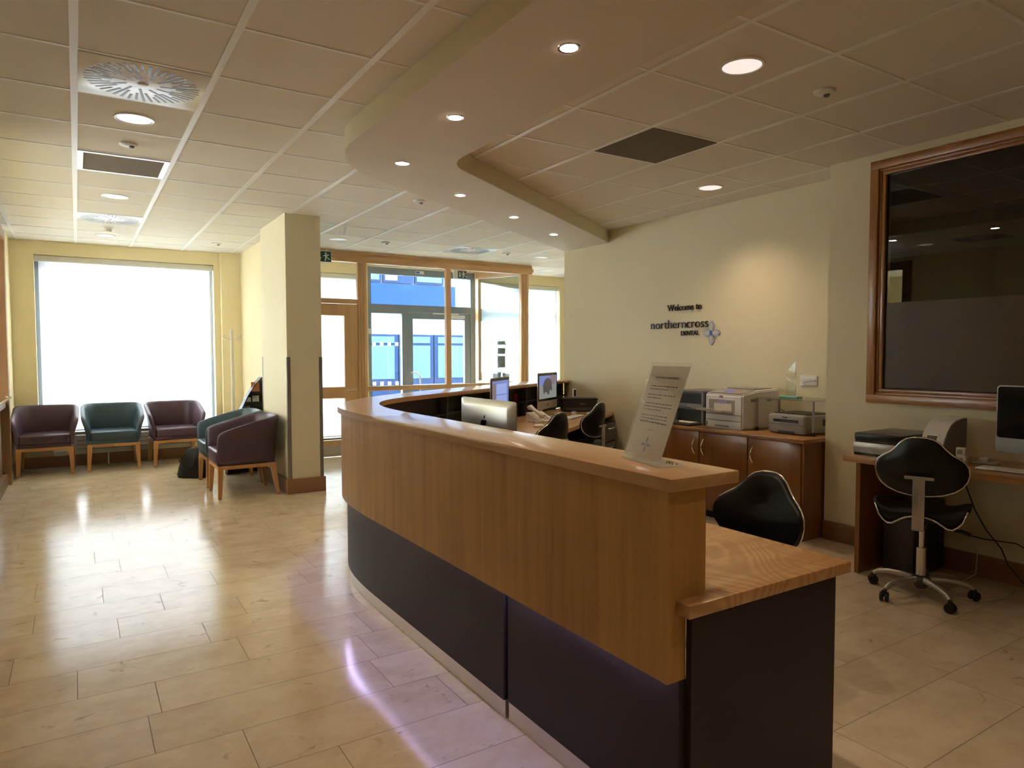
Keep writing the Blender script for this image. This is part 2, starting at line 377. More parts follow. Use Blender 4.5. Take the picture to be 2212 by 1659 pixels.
# ------------------------------------------------------------------ walls
def wall(name, boxes, m, label, cat='wall'):
    bm = new()
    for b in boxes: box(bm, *b)
    return struct(name, bm, m, label, cat)
YF = 6.5
ops = [(-.44, 1.60, .42, 2.63), (2.15, 3.76, .12, 2.63), (3.82, 5.76, 0, 2.77), (5.86, 7.52, .12, 2.63)]
wb = []; xp = FX0
for a, b, z0, z1 in ops:
    wb.append((xp, a, YF, YF+.20, 0, H)); 
    if z0 > 0: wb.append((a, b, YF, YF+.20, 0, z0))
    wb.append((a, b, YF, YF+.20, z1, H)); xp = b
wb.append((xp, FX1, YF, YF+.20, 0, H))
wall('wall_front', wb, 'cream', 'cream street-side wall pierced by the blinded windows and entrance')
wall('wall_left', [(-.9, -.68, FY0, 1.6, 0, H), (-.9, -.68, 5.5, YF, 0, H), (-.9, -.68, 1.6, 5.5, 2.72, H)], 'cream', 'cream side wall holding the timber framed glazed screen')
wall('wall_right', [(4.75, 4.87, FY0, -3.3, 0, H), (4.75, 4.87, -1.03, -.645, 0, H), (4.75, 4.87, -3.3, -1.03, 0, 1.09), (4.75, 4.87, -3.3, -1.03, 2.70, H), (4.87, 5.12, -.72, -.645, 0, H)], 'cream_pale', 'cream wall with the dark timber framed window over the side desk')
wall('wall_sign', [(5.12, 5.30, -.72, 3.15, 0, H), (5.30, FX1, 3.0, 3.15, 0, H)], 'cream_pale', 'plain cream wall that carries the welcome lettering')
wall('wall_back', [(FX0, 4.75, FY0, FY0+.1, 0, H)], 'cream', 'cream wall at the far end behind the viewer')
wall('wall_east', [(8.3, 8.5, 3.15, YF, 0, H)], 'cream', 'far cream wall past the lobby')
wall('wall_alcove', [(1.93, 2.1, 4.31, YF, 0, H)], 'cream', 'cream partition wall closing the waiting alcove behind the column')
bm = new(); box(bm, 1.56+.12, 1.93, 6.40, YF, 0, H); struct('wall_pier', bm, 'cream', 'slim cream pier beside the big blinded window', 'wall')
bm = new(); box(bm, 1.745, 2.095, 3.23, 4.31, 0, H); struct('wall_column', bm, 'cream_pale', 'cream rectangular column standing beside the waiting armchairs', 'column')
# side room behind the service window, side room behind the left screen
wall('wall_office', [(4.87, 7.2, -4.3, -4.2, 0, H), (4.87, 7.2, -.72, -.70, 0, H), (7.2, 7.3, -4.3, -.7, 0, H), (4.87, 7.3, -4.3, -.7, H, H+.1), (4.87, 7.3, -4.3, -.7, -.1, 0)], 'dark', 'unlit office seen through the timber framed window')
wall('wall_side_room', [(-3.2, -.9, 1.3, 1.4, 0, H), (-3.2, -.9, 5.8, 5.9, 0, H), (-3.2, -.9, 1.3, 5.9, -.1, 0), (-3.2, -.9, 1.3, 5.9, H, H+.1), (-3.3, -3.2, 1.3, 5.9, 0, 1.0), (-3.3, -3.2, 1.3, 5.9, 2.3, H)], 'cream', 'pale walls of the side room behind the glazed screen')
# baseboards
def bb(name, boxes, m, label):
    bm = new()
    for b in boxes: box(bm, *b, bev=.004)
    return struct(name, bm, m, label, 'skirting board')
bb('baseboard_column', [(1.725, 2.115, 3.21, 3.23, 0, .15), (1.725, 1.745, 3.23, 4.31, 0, .15), (2.095, 2.115, 3.23, 4.31, 0, .15)], 'skirt', 'brown oak skirting wrapped round the foot of the cream column')
bb('baseboard_front', [(-.68, 1.68, 6.475, 6.5, 0, .14), (1.68, 1.91, 6.375, 6.40, 0, .14)], 'skirt', 'dark oak skirting behind the row of three armchairs')
bb('baseboard_right', [(4.73, 4.75, FY0+.1, -.645, 0, .14), (5.10, 5.12, 1.45, 3.15, 0, .14)], 'skirty', 'oak skirting under the side desk and sign wall')
bb('baseboard_alcove', [(1.91, 1.93, 4.31, 6.375, 0, .14)], 'skirty', 'oak skirting inside the waiting alcove')
bb('baseboard_left', [(-.68, -.66, FY0+.1, 1.6, 0, .14), (-.68, -.66, 5.5, 6.475, 0, .14)], 'skirty', 'oak skirting along the side wall')
# corner guards on the column
gd = thing('corner_guard', 'grey strip guarding the near left corner of the cream column', 'corner guard', (1.745, 3.23, 0), group='column corner guards')
def guard(x, y, sx, sy, label, first=None):
    bm = new(); w = .032; t = .003
    box(bm, min(0, -sx*t), max(0, -sx*t), min(0, sy*w), max(0, sy*w), .15, 1.375)
    box(bm, min(-sx*t, sx*w), max(-sx*t, sx*w), min(0, -sy*t), max(0, -sy*t), .15, 1.375)
    return bm
M['guard2'] = M['guard']
for (x, y, sx, sy, lab) in ((1.745, 3.23, 1, 1, ''), (2.095, 3.23, -1, 1, 'grey strip guarding the near right corner of the cream column'), (1.745, 4.31, 1, -1, 'thin grey strip on the rear corner of the column, behind the armchair backs')):
    bm = guard(x, y, sx, sy, lab)
    if lab == '': obj('angle_strip', bm, 'guard', gd)
    else: obj('angle_strip', bm, 'guard', thing('corner_guard', lab, 'corner guard', (x, y, 0), group='column corner guards'))

# ------------------------------------------------------------------ windows in the street wall, with blinds
def street_window(n, a, b, z0, z1, label, trans=None):
    w = thing('window_%d' % n, label, 'window', (a, YF+.13, 0), kind='structure'); W = b-a; f = .055
    bm = new(); box(bm, 0, f, 0, .07, z0, z1); box(bm, W-f, W, 0, .07, z0, z1); box(bm, f, W-f, 0, .07, z0, z0+f); box(bm, f, W-f, 0, .07, z1-f, z1)
    if trans: box(bm, f, W-f, 0, .07, trans-.03, trans+.03)
    obj('window_frame', bm, 'greyalu', w)
    bm = new(); box(bm, f, W-f, .03, .036, z0+f, z1-f); obj('pane', bm, 'glass', w)
    bm = new(); box(bm, -.0, W, -.13, 0, z0-.02, z0+.006); obj('window_sill', bm, 'white_gl', w)
    return w
street_window(1, -.44, 1.60, .42, 2.63, 'large window behind the drawn blind above three armchairs')
street_window(2, 2.15, 3.76, .12, 2.63, 'window behind the drawn blind of the glazed timber door')
street_window(3, 5.86, 7.52, .12, 2.63, 'window behind the drawn blind right of the entrance', 2.17)
def blind(a, b, z0, z1, label, zbot=None):
    t = thing('roller_blind', label, 'roller blind', (a, YF+.06, z1), group='roller blinds on the street windows'); W = b-a; zb = (zbot or z0)-z1
    bm = new(); box(bm, .0, W, -.03, .05, -.075, -.004, bev=.006); obj('cassette', bm, 'blindtube', t, 40)
    bm = new(); box(bm, .045, W-.045, .008, .0105, zb+.03, -.07); obj('fabric', bm, 'blind', t)
    bm = new(); box(bm, .045, W-.045, .002, .016, zb+.01, zb+.035, bev=.003); obj('bottom_bar', bm, 'white_gl', t, 40)
    return t
b1 = blind(-.44, 1.60, .42, 2.63, 'very large white roller blind glowing above the three armchairs')
b2 = blind(2.15, 3.76, .12, 2.63, 'white roller blind glowing behind the glazed timber door')
b3 = blind(5.86, 7.52, .12, 2.63, 'white roller blind right of the entrance, partly behind the sign wall')
bm = new(); tube(bm, [(2.00, -.035, -.07), (2.00, -.035, -1.25), (2.012, -.035, -1.3), (2.02, -.035, -1.25), (2.015, -.035, -.07)], .0035, 6); obj('pull_chain', bm, 'white_pl', b1)

# ------------------------------------------------------------------ grey aluminium entrance
en = thing('door_2', 'grey aluminium street entrance with glazed leaf, sidelight and fanlight', 'entrance door', (0, YF+.10, 0), kind='structure')
bm = new()
for bx in ((3.82, 3.90, 0, 2.77), (5.68, 5.76, 0, 2.77), (3.90, 5.68, 2.665, 2.77), (3.90, 5.68, 2.08, 2.19), (4.42, 4.50, 0, 2.08), (3.90, 4.42, 0, .12), (3.90, 4.42, 2.05, 2.08)):
    box(bm, bx[0], bx[1], -.03, .05, bx[2], bx[3])
obj('door_frame', bm, 'greyalu', en)
bm = new()
for bx in ((4.505, 4.61, .01, 2.075), (5.57, 5.675, .01, 2.075), (4.61, 5.57, 1.975, 2.075), (4.61, 5.57, .01, .16), (4.61, 5.57, .80, .90)):
    box(bm, bx[0], bx[1], -.02, .04, bx[2], bx[3])
lf = obj('door_leaf', bm, 'greyalu', en)
bm = new(); box(bm, 4.61, 5.57, .005, .011, .16, 1.975); obj('pane', bm, 'glass', lf)
bm = new(); tube(bm, [(4.57, -.02, 1.10), (4.57, -.075, 1.10), (4.66, -.09, 1.09), (4.70, -.09, 1.04), (4.70, -.09, .45), (4.66, -.09, .40), (4.57, -.075, .39), (4.57, -.02, .39)], .012, 8); obj('pull_handle', bm, 'white_gl', lf, 60)
bm = new(); box(bm, 5.26, 5.55, -.07, -.02, 1.99, 2.05, bev=.005); box(bm, 4.95, 5.42, -.085, -.07, 2.055, 2.075); obj('door_closer', bm, 'white_gl', lf)
bm = new(); box(bm, 3.90, 5.68, .005, .011, 2.19, 2.665); obj('fanlight_pane', bm, 'glass', en)
bm = new(); box(bm, 3.90, 4.42, .005, .011, .12, 2.05); sp = obj('sidelight_pane', bm, 'glass', en)
for zz in (1.56, .93, .30):
    bm = new()
    for i in range(4):
        xx = 3.925+i*.128; box(bm, xx, xx+.055, -.001, .004, zz-.028, zz+.028, bev=.0)
    obj('warning_dots', bm, 'blind', sp)
B('switch_plate', (3.835, 3.90, -.045, -.031, 1.72, 1.80), 'white_pl', en)
stk = thing('door_sticker', 'small blue and white sticker on the head of the grey entrance frame', 'sticker', (4.66, YF+.068, 2.70))
B('backing', (0, .15, -.004, 0, 0, .05), 'white_gl', stk); B('blue_half', (.008, .072, -.006, -.004, .008, .042), 'vblue', stk)

# ------------------------------------------------------------------ lobby screen (timber) and its door
YP = 5.40
ls = thing('window_4', 'tall oak framed glazed lobby screen beyond the reception desk', 'glazed screen', (0, YP, 0), kind='structure')
bm = new(); box(bm, 2.1, 6.14, -.03, .07, 2.655, 2.78, bev=.006); box(bm, 2.1, 6.16, -.04, .08, 2.69, 2.745, bev=.006); box(bm, 2.1, 6.12, -.05, .09, 2.775, 2.798); obj('head_rail', bm, 'oak_x', ls, 40)
def post(x0, x1, z0, z1, y0=0., y1=.07):
    bm = new(); box(bm, x0, x1, y0, y1, z0, z1, bev=.004)
    w = (x1-x0)
    if w > .09:
        box(bm, x0+w*.28, x0+w*.36, y0-.010, y0+.002, z0, z1); box(bm, x0+w*.62, x0+w*.70, y0-.010, y0+.002, z0, z1)
    return obj('post', bm, 'oak_z', ls, 40)
post(3.265, 3.395, 0, 2.655); post(4.625, 4.705, 0, 2.655); post(5.95, 6.09, 0, 2.655); post(2.10, 2.20, 0, 2.655)
bm = new(); box(bm, 3.395, 4.625, 0, .07, .885, .95, bev=.004); box(bm, 4.705, 5.95, 0, .07, .885, .95, bev=.004); obj('middle_rail', bm, 'oak_x', ls, 40)
bm = new(); box(bm, 3.395, 4.625, 0, .07, 0, .14, bev=.004); box(bm, 4.705, 5.95, 0, .07, 0, .14, bev=.004); obj('bottom_rail', bm, 'oak_x', ls, 40)
bm = new(); box(bm, 2.2, 3.265, 0, .07, 2.09, 2.155, bev=.004); obj('door_head', bm, 'oak_x', ls, 40)
for bx in ((3.395, 4.625, .95, 2.655), (4.705, 5.95, .95, 2.655), (3.395, 4.625, .14, .885), (4.705, 5.95, .14, .885), (2.2, 3.265, 2.155, 2.655)):
    bm = new(); box(bm, bx[0], bx[1], .032, .038, bx[2], bx[3]); obj('pane', bm, 'glass', ls)
# return side of the lobby
ang = math.atan2(6.45-5.47, 5.74-6.02)
def side(name, m, s0, s1, t0, t1, z0, z1):
    bm = new(); box(bm, s0, s1, t0, t1, z0, z1); bmesh.ops.transform(bm, matrix=Matrix.Translation((6.02, .07, 0)) @ Matrix.Rotation(ang, 4, 'Z'), verts=bm.verts); return obj(name, bm, m, ls)
side('side_head_rail', 'oak_y', 0, 1.02, -.04, .04, 2.655, 2.795); side('side_post', 'oak_z', .96, 1.02, -.035, .035, 0, 2.655)
side('side_middle_rail', 'oak_y', 0, .96, -.03, .03, .885, .95); side('side_bottom_rail', 'oak_y', 0, .96, -.03, .03, 0, .14); side('pane', 'glass', 0, .96, -.003, .003, .14, 2.655)
dr = thing('door_1', 'oak door with tall glass panes in the lobby screen', 'door', (2.205, YP+.01, 0), kind='structure')
bm = new(); W = 1.055
for bx in ((0, .17, .01, 2.085), (W-.185, W, .01, 2.085), (.17, W-.185, 1.925, 2.085), (.17, W-.185, .80, .955), (.17, W-.185, .01, .23)):
    box(bm, bx[0], bx[1], 0, .045, bx[2], bx[3])
obj('door_leaf', bm, 'oak_z', dr)
bm = new(); box(bm, .17, W-.185, .018, .024, .955, 1.925); obj('upper_pane', bm, 'glass', dr)
bm = new(); box(bm, .17, W-.185, .018, .024, .23, .80); obj('lower_pane', bm, 'glass', dr)
bm = new(); box(bm, .01, W-.01, -.003, 0, .015, .15); obj('kick_plate', bm, 'steel', dr)
bm = new(); tube(bm, [(W-.06, 0, .915), (W-.06, -.05, .915), (W-.19, -.055, .915)], .010, 8); lathe(bm, [(.025, 0), (.025, .006)], (0, 0, 0)); 
obj('door_handle', bm, 'chrome', dr, 60)

# ------------------------------------------------------------------ glazed screen on the left wall
sc = thing('window_5', 'dark timber framed glazed screen at the left edge', 'glazed screen', (-.68, 0, 0), kind='structure')
B('frame_head', (-.1, .03, 1.6, 5.5, 2.62, 2.74), 'brown_door', sc); B('jamb', (-.1, .03, 5.36, 5.5, 0, 2.62), 'brown_door', sc); B('jamb', (-.1, .03, 1.6, 1.72, 0, 2.62), 'brown_door', sc)
B('mullion', (-.08, .0, 3.5, 3.58, 0, 2.62), 'brown_door', sc); B('bottom_rail', (-.08, 0, 1.72, 5.36, 0, .12), 'brown_door', sc); B('middle_rail', (-.08, 0, 1.72, 5.36, .84, .90), 'brown_door', sc)
B('pane', (-.055, -.049, 1.72, 5.36, .90, 2.62), 'glass', sc); B('lower_pane', (-.055, -.049, 1.72, 5.36, .12, .84), 'frost', sc)
bm = new(); tube(bm, [(.0, 5.3, .95), (.04, 5.3, .95), (.045, 5.25, .95), (.045, 1.9, .95), (.04, 1.85, .95), (0, 1.85, .95)], .016, 10)
obj('push_rail', bm, 'chrome', sc, 60)

b5 = thing('roller_blind', 'pale blind added over the unseen side room opening to dim its daylight', 'roller blind', (-3.19, 1.3, 2.3), group='roller blinds on the street windows')
B('fabric', (0, .003, 0, 4.6, -1.3, 0), 'blind', b5)  # unseen blind added so the side room's daylight reflects less brightly
# ------------------------------------------------------------------ service window on the right wall
sw = thing('window_6', 'dark glazed window in a broad moulded oak frame over the side desk', 'window', (4.75, 0, 0), kind='structure')
Y0, Y1, Z0, Z1 = -3.38, -.968, 1.055, 2.745
def ringf(name, m1, m2, d0, d1, x0, x1):
    bm = new(); box(bm, x0, x1, Y0+d0, Y1-d0, Z1-d1, Z1-d0, bev=.003); box(bm, x0, x1, Y0+d0, Y1-d0, Z0+d0, Z0+d1, bev=.003); o = obj(name, bm, m1, sw, 40)
    bm = new(); box(bm, x0, x1, Y1-d1, Y1-d0, Z0+d1, Z1-d1, bev=.003); box(bm, x0, x1, Y0+d0, Y0+d1, Z0+d1, Z1-d1, bev=.003); obj(name, bm, m2, sw, 40)
ringf('architrave', 'oak_frame', 'oak_framez', 0, .058, -.025, .0); ringf('inner_lining', 'oak_frame', 'oak_framez', .058, .075, -.008, .12)
ringf('glazing_bead', 'oak_frame', 'oak_framez', .075, .100, -.003, .03); ringf('gasket', 'black_pl', 'black_pl', .100, .106, .012, .03)
B('pane', (.022, .028, Y0+.1, Y1-.1, Z0+.1, Z1-.1), 'tinted', sw)
B('frosted_film', (.0195, .0205, Y0+.1, Y1-.1, Z0+.1, 1.755), 'frost', sw)

# heater casing under the big window
ht = thing('convector_heater', 'long pale louvred heater casing under the big window behind the armchairs', 'heater', (-.06, 6.447, .15))
bm = new(); box(bm, 0, 1.60, 0, .05, 0, .235, bev=.004); obj('casing', bm, 'cream_pl', ht, 40)
bm = new()
for z in (.06, .115, .17): box(bm, .01, 1.59, -.003, .0, z, z+.005)
obj('louvre_slots', bm, 'dgrey_pl', ht)
bm = new(); tube(bm, [(1.52, .012, 0), (1.52, .012, -.149)], .010, 8); obj('pipe', bm, 'white_gl', ht, 60)
bm = new(); tube(bm, [(.35, .012, 0), (.35, .012, -.149)], .010, 8); obj('pipe', bm, 'white_gl', ht, 60)
so = thing('socket_adapter', 'small white plug adapter low on the wall behind the leftmost armchair', 'socket', (-.30, 6.478, .16)); 
bm = new(); box(bm, 0, .13, -.03, .02, -.02, .045, bev=.006); obj('body', bm, 'white_pl', so, 40)

# ------------------------------------------------------------------ outside
wall('wall_sky_blocker', [(-6, 14, FY0, 6.70, 3.0, 7.5)], 'b_white', 'unseen mass added above the ceiling to hold sky light off the street')  # unseen block added to cut the skylight reaching the building opposite
wall('wall_outer', [(-6, FX0, 6.5, 6.70, -.1, 3.0), (FX1, 14, 6.5, 6.70, -.1, 3.0)], 'b_white', 'outer street wall either side of the reception')
st = []
bm = new(); box(bm, -30, 45, 6.86, 40, -.25, -.12); struct('trim_2', bm, 'pave', 'grey paved street outside the entrance', 'pavement')
bd = thing('office_building', 'pale office building with blue cladding and windows across the street', 'building', (0, 18, 0))
B('wall', (-6, 34, 0, 6, -.15, 10), 'b_white', bd)
B('blue_band', (-6, 11.35, -.06, 0, 2.95, 3.75), 'b_blue', bd)
B('dark_plinth', (-6, 34, -.05, 0, -.12, .35), 'b_dk', bd)
for i in range(9):
    x0 = 5.2+i*1.15
    if x0 > 10.8: break
    bm = new(); box(bm, x0, x0+1.08, -.08, 0, 3.78, 4.75); f = obj('upper_window_frame', bm, 'b_dk', bd)
    bm = new(); box(bm, x0+.06, x0+(.5 if i % 2 else 1.0), -.10, -.08, 3.85, 4.7); obj('pane', bm, 'b_white' if i % 2 else 'b_win', f)
for i in range(7):
    x0 = 6.55+i*1.32
    if x0 > 12.0: break
    bm = new(); box(bm, x0, x0+1.28, -.08, 0, .35, 2.05); f = obj('lower_window_frame', bm, 'b_dk', bd)
    bm = new(); box(bm, x0+.13, x0+1.15, -.10, -.08, .55, 1.68); box(bm, x0+.13, x0+1.15, -.10, -.08, 1.76, 1.98); obj('pane', bm, 'b_win', f)
for xx in (7.1, 8.9, 10.7): B('cladding_joint', (xx, xx+.02, -.012, 0, 2.05, 2.95), 'mgrey_pl', bd)
bn = thing('street_banner', 'turquoise vertical banner on a white post across the street', 'banner', (11.2, 15.5, -.12))
bm = new(); lathe(bm, [(.06, 0), (.06, 6.5)], seg=12); obj('post', bm, 'white_gl', bn, 60); B('banner_cloth', (.10, .42, -.01, .01, 1.45, 2.9), 'teal_em', bn)
tr = thing('bare_tree', 'slender bare branched tree seen through the glass entrance', 'tree', (11.7, 13.2, -.12))
bm = new(); tube(bm, [(0, 0, 0), (.03, 0, 1.2), (0, .02, 2.6), (-.05, 0, 4.2)], .05, 8, rs=[.06, .05, .035, .01])
for k in range(9):
    z = 1.9+k*.3; a = k*2.3
    tube(bm, [(0, 0, z), (math.cos(a)*.25, math.sin(a)*.2, z+.45), (math.cos(a)*.35, math.sin(a)*.3, z+1.0)], .012, 5, rs=[.014, .009, .003])
obj('trunk', bm, 'bark', tr, 60)
bs = thing('young_shrub', 'pale leafed shrub outside the right edge of the glass door', 'shrub', (9.9, 12.2, -.12))
bm = new(); rr = random.Random(3)
for k in range(700):
    a = rr.uniform(0, 2*PI); z = rr.uniform(.1, 1.9); r = rr.uniform(0, .42)*(1.15-z/2.6); c = Vector((math.cos(a)*r, math.sin(a)*r, z))
    u = Vector((rr.uniform(-1, 1), rr.uniform(-1, 1), rr.uniform(-1, 1))).normalized(); v = u.orthogonal().normalized(); s = rr.uniform(.03, .06)
    bm.faces.new([bm.verts.new(c+q) for q in (-u*s, v*s*.5, u*s, -v*s*.5)])
obj('foliage', bm, 'leaf', bs)
bm = new(); tube(bm, [(0, 0, 0), (0, .02, 1.6)], .02, 6); obj('stem', bm, 'bark', bs)
# ------------------------------------------------------------------ ceiling fittings
def downlight(x, y, lit, label, group, r=.092, watts=None):
    t = thing('downlight', label, 'ceiling light', (x, y, H), group=group)
    bm = new(); lathe(bm, [(r, -.0045), (r+.004, -.008), (r+.014, -.0065), (r+.016, -.001), (r, -.001), (r, -.0045)], seg=40); obj('rim', bm, 'white_gl', t, 60)
    bm = new(); lathe(bm, [(r, -.0035), (r*.5, -.0025), (0, -.002)], seg=40); obj('reflector', bm, 'down_em' if lit else 'off_em', t, 60)
    if watts:
        ld = bpy.data.lights.new('lamp', 'SPOT'); ld.energy = watts; ld.spot_size = math.radians(125); ld.spot_blend = .9; ld.color = (1, .74, .50); ld.shadow_soft_size = .085
        lo = bpy.data.objects.new('lamp', ld); COL.objects.link(lo); lo.parent = t; lo.location = (0, 0, -.02)
    return t
G1 = 'round downlights in the tiled ceiling'
downlight(.3, .93, 1, 'round downlight beside the square swirl vent nearest the viewer', G1, watts=DOWN_W*.55)
downlight(.3, 3.3, 1, 'round downlight between the mesh grille and the far swirl vent', G1, watts=DOWN_W*.35)
downlight(.3, 5.65, 1, 'round downlight close to the big blinded window', G1)
downlight(2.735, -1.48, 1, 'large round downlight right of the soffit, topmost on the right', G1, watts=DOWN_W*.35)
downlight(4.51, .29, 1, 'round downlight washing the sign wall above the printers', G1, watts=DOWN_W*1.25)
downlight(2.7, 4.5, 0, 'unlit round downlight left of the entrance vent', G1)
downlight(5.7, 4.5, 0, 'round downlight right of the entrance vent, nearest the sign wall', G1)
for x, y, lab in ((2.735, -4.4, 'added unseen fill downlight behind the viewer, beside the soffit'), (.3, -1.5, 'added unseen fill downlight above the near left floor'), (.3, -4.2, 'added unseen fill downlight behind the viewer on the left')):
    downlight(x, y, 1, lab, G1, watts=DOWN_W*.3)  # unseen downlights added as warm fill for the foreground
# small halogen spots in the soffit
sp0 = thing('spotlight', 'small bright spotlight in the soffit, nearest the viewer', 'spotlight', (1.716, -1.443, 2.663), group='small spotlights in the curved soffit')
bm = new(); lathe(bm, [(.037, -.003), (.047, -.004), (.049, 0), (.037, 0), (.037, -.003)], seg=28); obj('rim', bm, 'chrome', sp0, 60)
bm = new(); lathe(bm, [(.037, -.003), (0, -.0035)], seg=28); obj('lamp_face', bm, 'spot_em', sp0)
ld = bpy.data.lights.new('lamp', 'SPOT'); ld.energy = SPOT_W; ld.spot_size = math.radians(95); ld.spot_blend = 1.; ld.color = (1, .78, .55); ld.shadow_soft_size = .035
lo = bpy.data.objects.new('lamp', ld); COL.objects.link(lo); lo.parent = sp0; lo.location = (0, 0, -.012)
for (x, y, lab) in ((1.708, -.454, 'second small spotlight from the viewer, left run of the soffit'), (1.823, .514, 'small spotlight in the bend of the soffit'), (2.576, 1.119, 'small spotlight just past the bend, first on the branch towards the sign wall'),
                    (3.411, 1.636, 'small spotlight midway along the branch towards the sign wall'), (4.265, 2.193, 'small spotlight closest to the sign wall'),
                    (1.72, -2.44, 'small spotlight in the soffit just out of view overhead'), (1.72, -3.5, 'small spotlight in the soffit above the viewer'), (1.72, -4.6, 'small spotlight in the soffit behind the viewer')):
    dup(sp0, (x, y, 2.663), 0, lab)
# swirl vents
def swirl(x, y, label):
    t = thing('swirl_vent', label, 'air vent', (x+.3, y+.3, H), group='square swirl vents in the ceiling')
    bm = new(); box(bm, -.285, .285, -.285, .285, -.006, -.0005, bev=.001); obj('face_plate', bm, 'white_gl', t, 40)
    bm = new()
    n = 44
    for k in range(n):
        a = 2*PI*k/n; r0 = (.185, .135, .075, .150)[k % 4]; r1 = .264
        w = .0066
        q = Matrix.Rotation(a, 4, 'Z') @ Matrix.Translation((0, .022, 0)) @ Matrix.Rotation(-.03, 4, 'Z')
        vs = box(bm, r0, r1-.004*(k % 2), -w, w, -.0068, -.0055); bmesh.ops.transform(bm, matrix=q, verts=vs)
    obj('slots', bm, 'black_pl', t)
    bm = new(); lathe(bm, [(.026, -.0075), (.022, -.011), (0, -.012)], seg=24); obj('hub', bm, 'white_gl', t, 60)
swirl(0, 0, 'white square swirl vent, largest and nearest in the ceiling')
swirl(0, 4.2, 'white square swirl vent near the big blinded window')
swirl(4.2, 4.15, 'white square swirl vent in front of the glass entrance')
def grille(x, y, label, m, fr):
    t = thing('mesh_grille', label, 'ceiling grille', (x+.3, y+.3, H), group='square mesh grilles in the ceiling')
    if fr:
        bm = new(); w = .035
        for b in ((-.285, .285, -.285, -.285+w), (-.285, .285, .285-w, .285), (-.285, -.285+w, -.285+w, .285-w), (.285-w, .285, -.285+w, .285-w)): box(bm, *b, -.009, -.0005)
        obj('frame', bm, 'white_gl', t)
    bm = new(); e = .25 if fr else .288; box(bm, -e, e, -e, e, -.005, -.0005); pl = obj('mesh_panel', bm, m, t)
grille(0, 1.8, 'square brown mesh grille in a white frame, left part of the ceiling', 'brown_felt', True)
grille(3.0, -.6, 'square plain brown grille above the printers, right of the soffit', 'brown_felt', False)
def detector(x, y, label, kind=0, z=H):
    t = thing('ceiling_sensor', label, 'sensor', (x, y, z), group='round sensors on the ceiling')
    bm = new(); lathe(bm, [(.055, 0), (.055, -.008), (.048, -.014), (.0, -.016)], seg=28); obj('base', bm, 'white_pl', t, 60)
    bm = new()
    if kind == 0: lathe(bm, [(.016, -.015), (.014, -.026), (0, -.030)], (.02, 0, 0), seg=16)
    else: lathe(bm, [(.032, -.015), (.040, -.035), (.036, -.05), (0, -.055)], seg=24)
    obj('lens', bm, 'mgrey_pl' if kind == 0 else 'cream_pl', t, 60)
detector(.3, 1.5, 'flat round sensor between the near downlight and the mesh grille'); detector(.3, 5.05, 'small grey smoke detector hanging near the big blinded window', 1)
detector(3.37, -1.5, 'round cream smoke detector at the upper right of the ceiling'); detector(2.65, 2.05, 'little white sensor tucked beside the far edge of the soffit', 0)
detector(1.5, 5.6, 'flat sensor at the corner near the slim pier'); detector(3.27, 4.4, 'flat sensor in the ceiling left of the entrance vent'); detector(5.05, 4.4, 'flat sensor in the ceiling right of the entrance vent')

# exit signs
def exit_sign(loc, label, full, w=.30, h=.15):
    t = thing('exit_sign', label, 'exit sign', loc, group='green exit signs')
    bm = new(); box(bm, 0, w, 0, .012, -h, 0, bev=.002); obj('backing', bm, 'white_gl', t, 40)
    bm = new(); box(bm, w*.34 if full == 2 else .006, w-.006, -.002, .0, -h+.006, -.006); obj('green_panel', bm, 'green', t)
    bm = new(); box(bm, w*.06, w*.26, -.0045, -.002, -h*.82, -h*.16); 
    if full == 2: obj('doorway_symbol', bm, 'white_gl', t)
    else: obj('doorway_symbol', bm, 'white_gl', t)
    bm = new(); ax = w*.48; az = -h*.5
    def P2(pts):
        fs = bm.faces.new([bm.verts.new((p[0], -.0035, p[1])) for p in pts]); 
    P2([(ax-.008, -h*.22), (ax+.008, -h*.22), (ax+.008, -h*.62), (ax-.008, -h*.62)]); P2([(ax-.024, -h*.60), (ax+.024, -h*.60), (ax, -h*.82)])
    obj('arrow_symbol', bm, 'white_gl', t)
    bm = new(); mx = w*.76
    vs = [bm.verts.new((mx-.005+.013*math.cos(a*PI/6), -.0036, -h*.22+.013*math.sin(a*PI/6))) for a in range(12)]; bm.faces.new(vs)
    P2([(mx-.02, -h*.34), (mx+.012, -h*.32), (mx+.014, -h*.58), (mx-.012, -h*.60)])
    P2([(mx-.012, -h*.56), (mx+.004, -h*.58), (mx-.006, -h*.88), (mx-.022, -h*.88)]); P2([(mx+.000, -h*.56), (mx+.014, -h*.54), (mx+.050, -h*.72), (mx+.046, -h*.80)])
    P2([(mx-.020, -h*.34), (mx-.014, -h*.44), (mx-.040, -h*.52), (mx-.040, -h*.44)]); P2([(mx+.010, -h*.34), (mx+.012, -h*.42), (mx+.042, -h*.38), (mx+.040, -h*.31)])
    obj('running_figure_symbol', bm, 'white_gl', t)
    bm = new(); box(bm, w*.2, w*.23, .002, .008, -.002, .0+(H-loc[2])); box(bm, w*.77, w*.8, .002, .008, -.002, (H-loc[2])); obj('hanger', bm, 'white_gl', t)
    return t
exit_sign((2.565, 5.28, 2.765), 'green running man exit sign half hidden behind the cream column', 1)
exit_sign((4.845, 5.60, 2.677), 'small green running man exit sign inside the glazed lobby', 2, .235, .128)

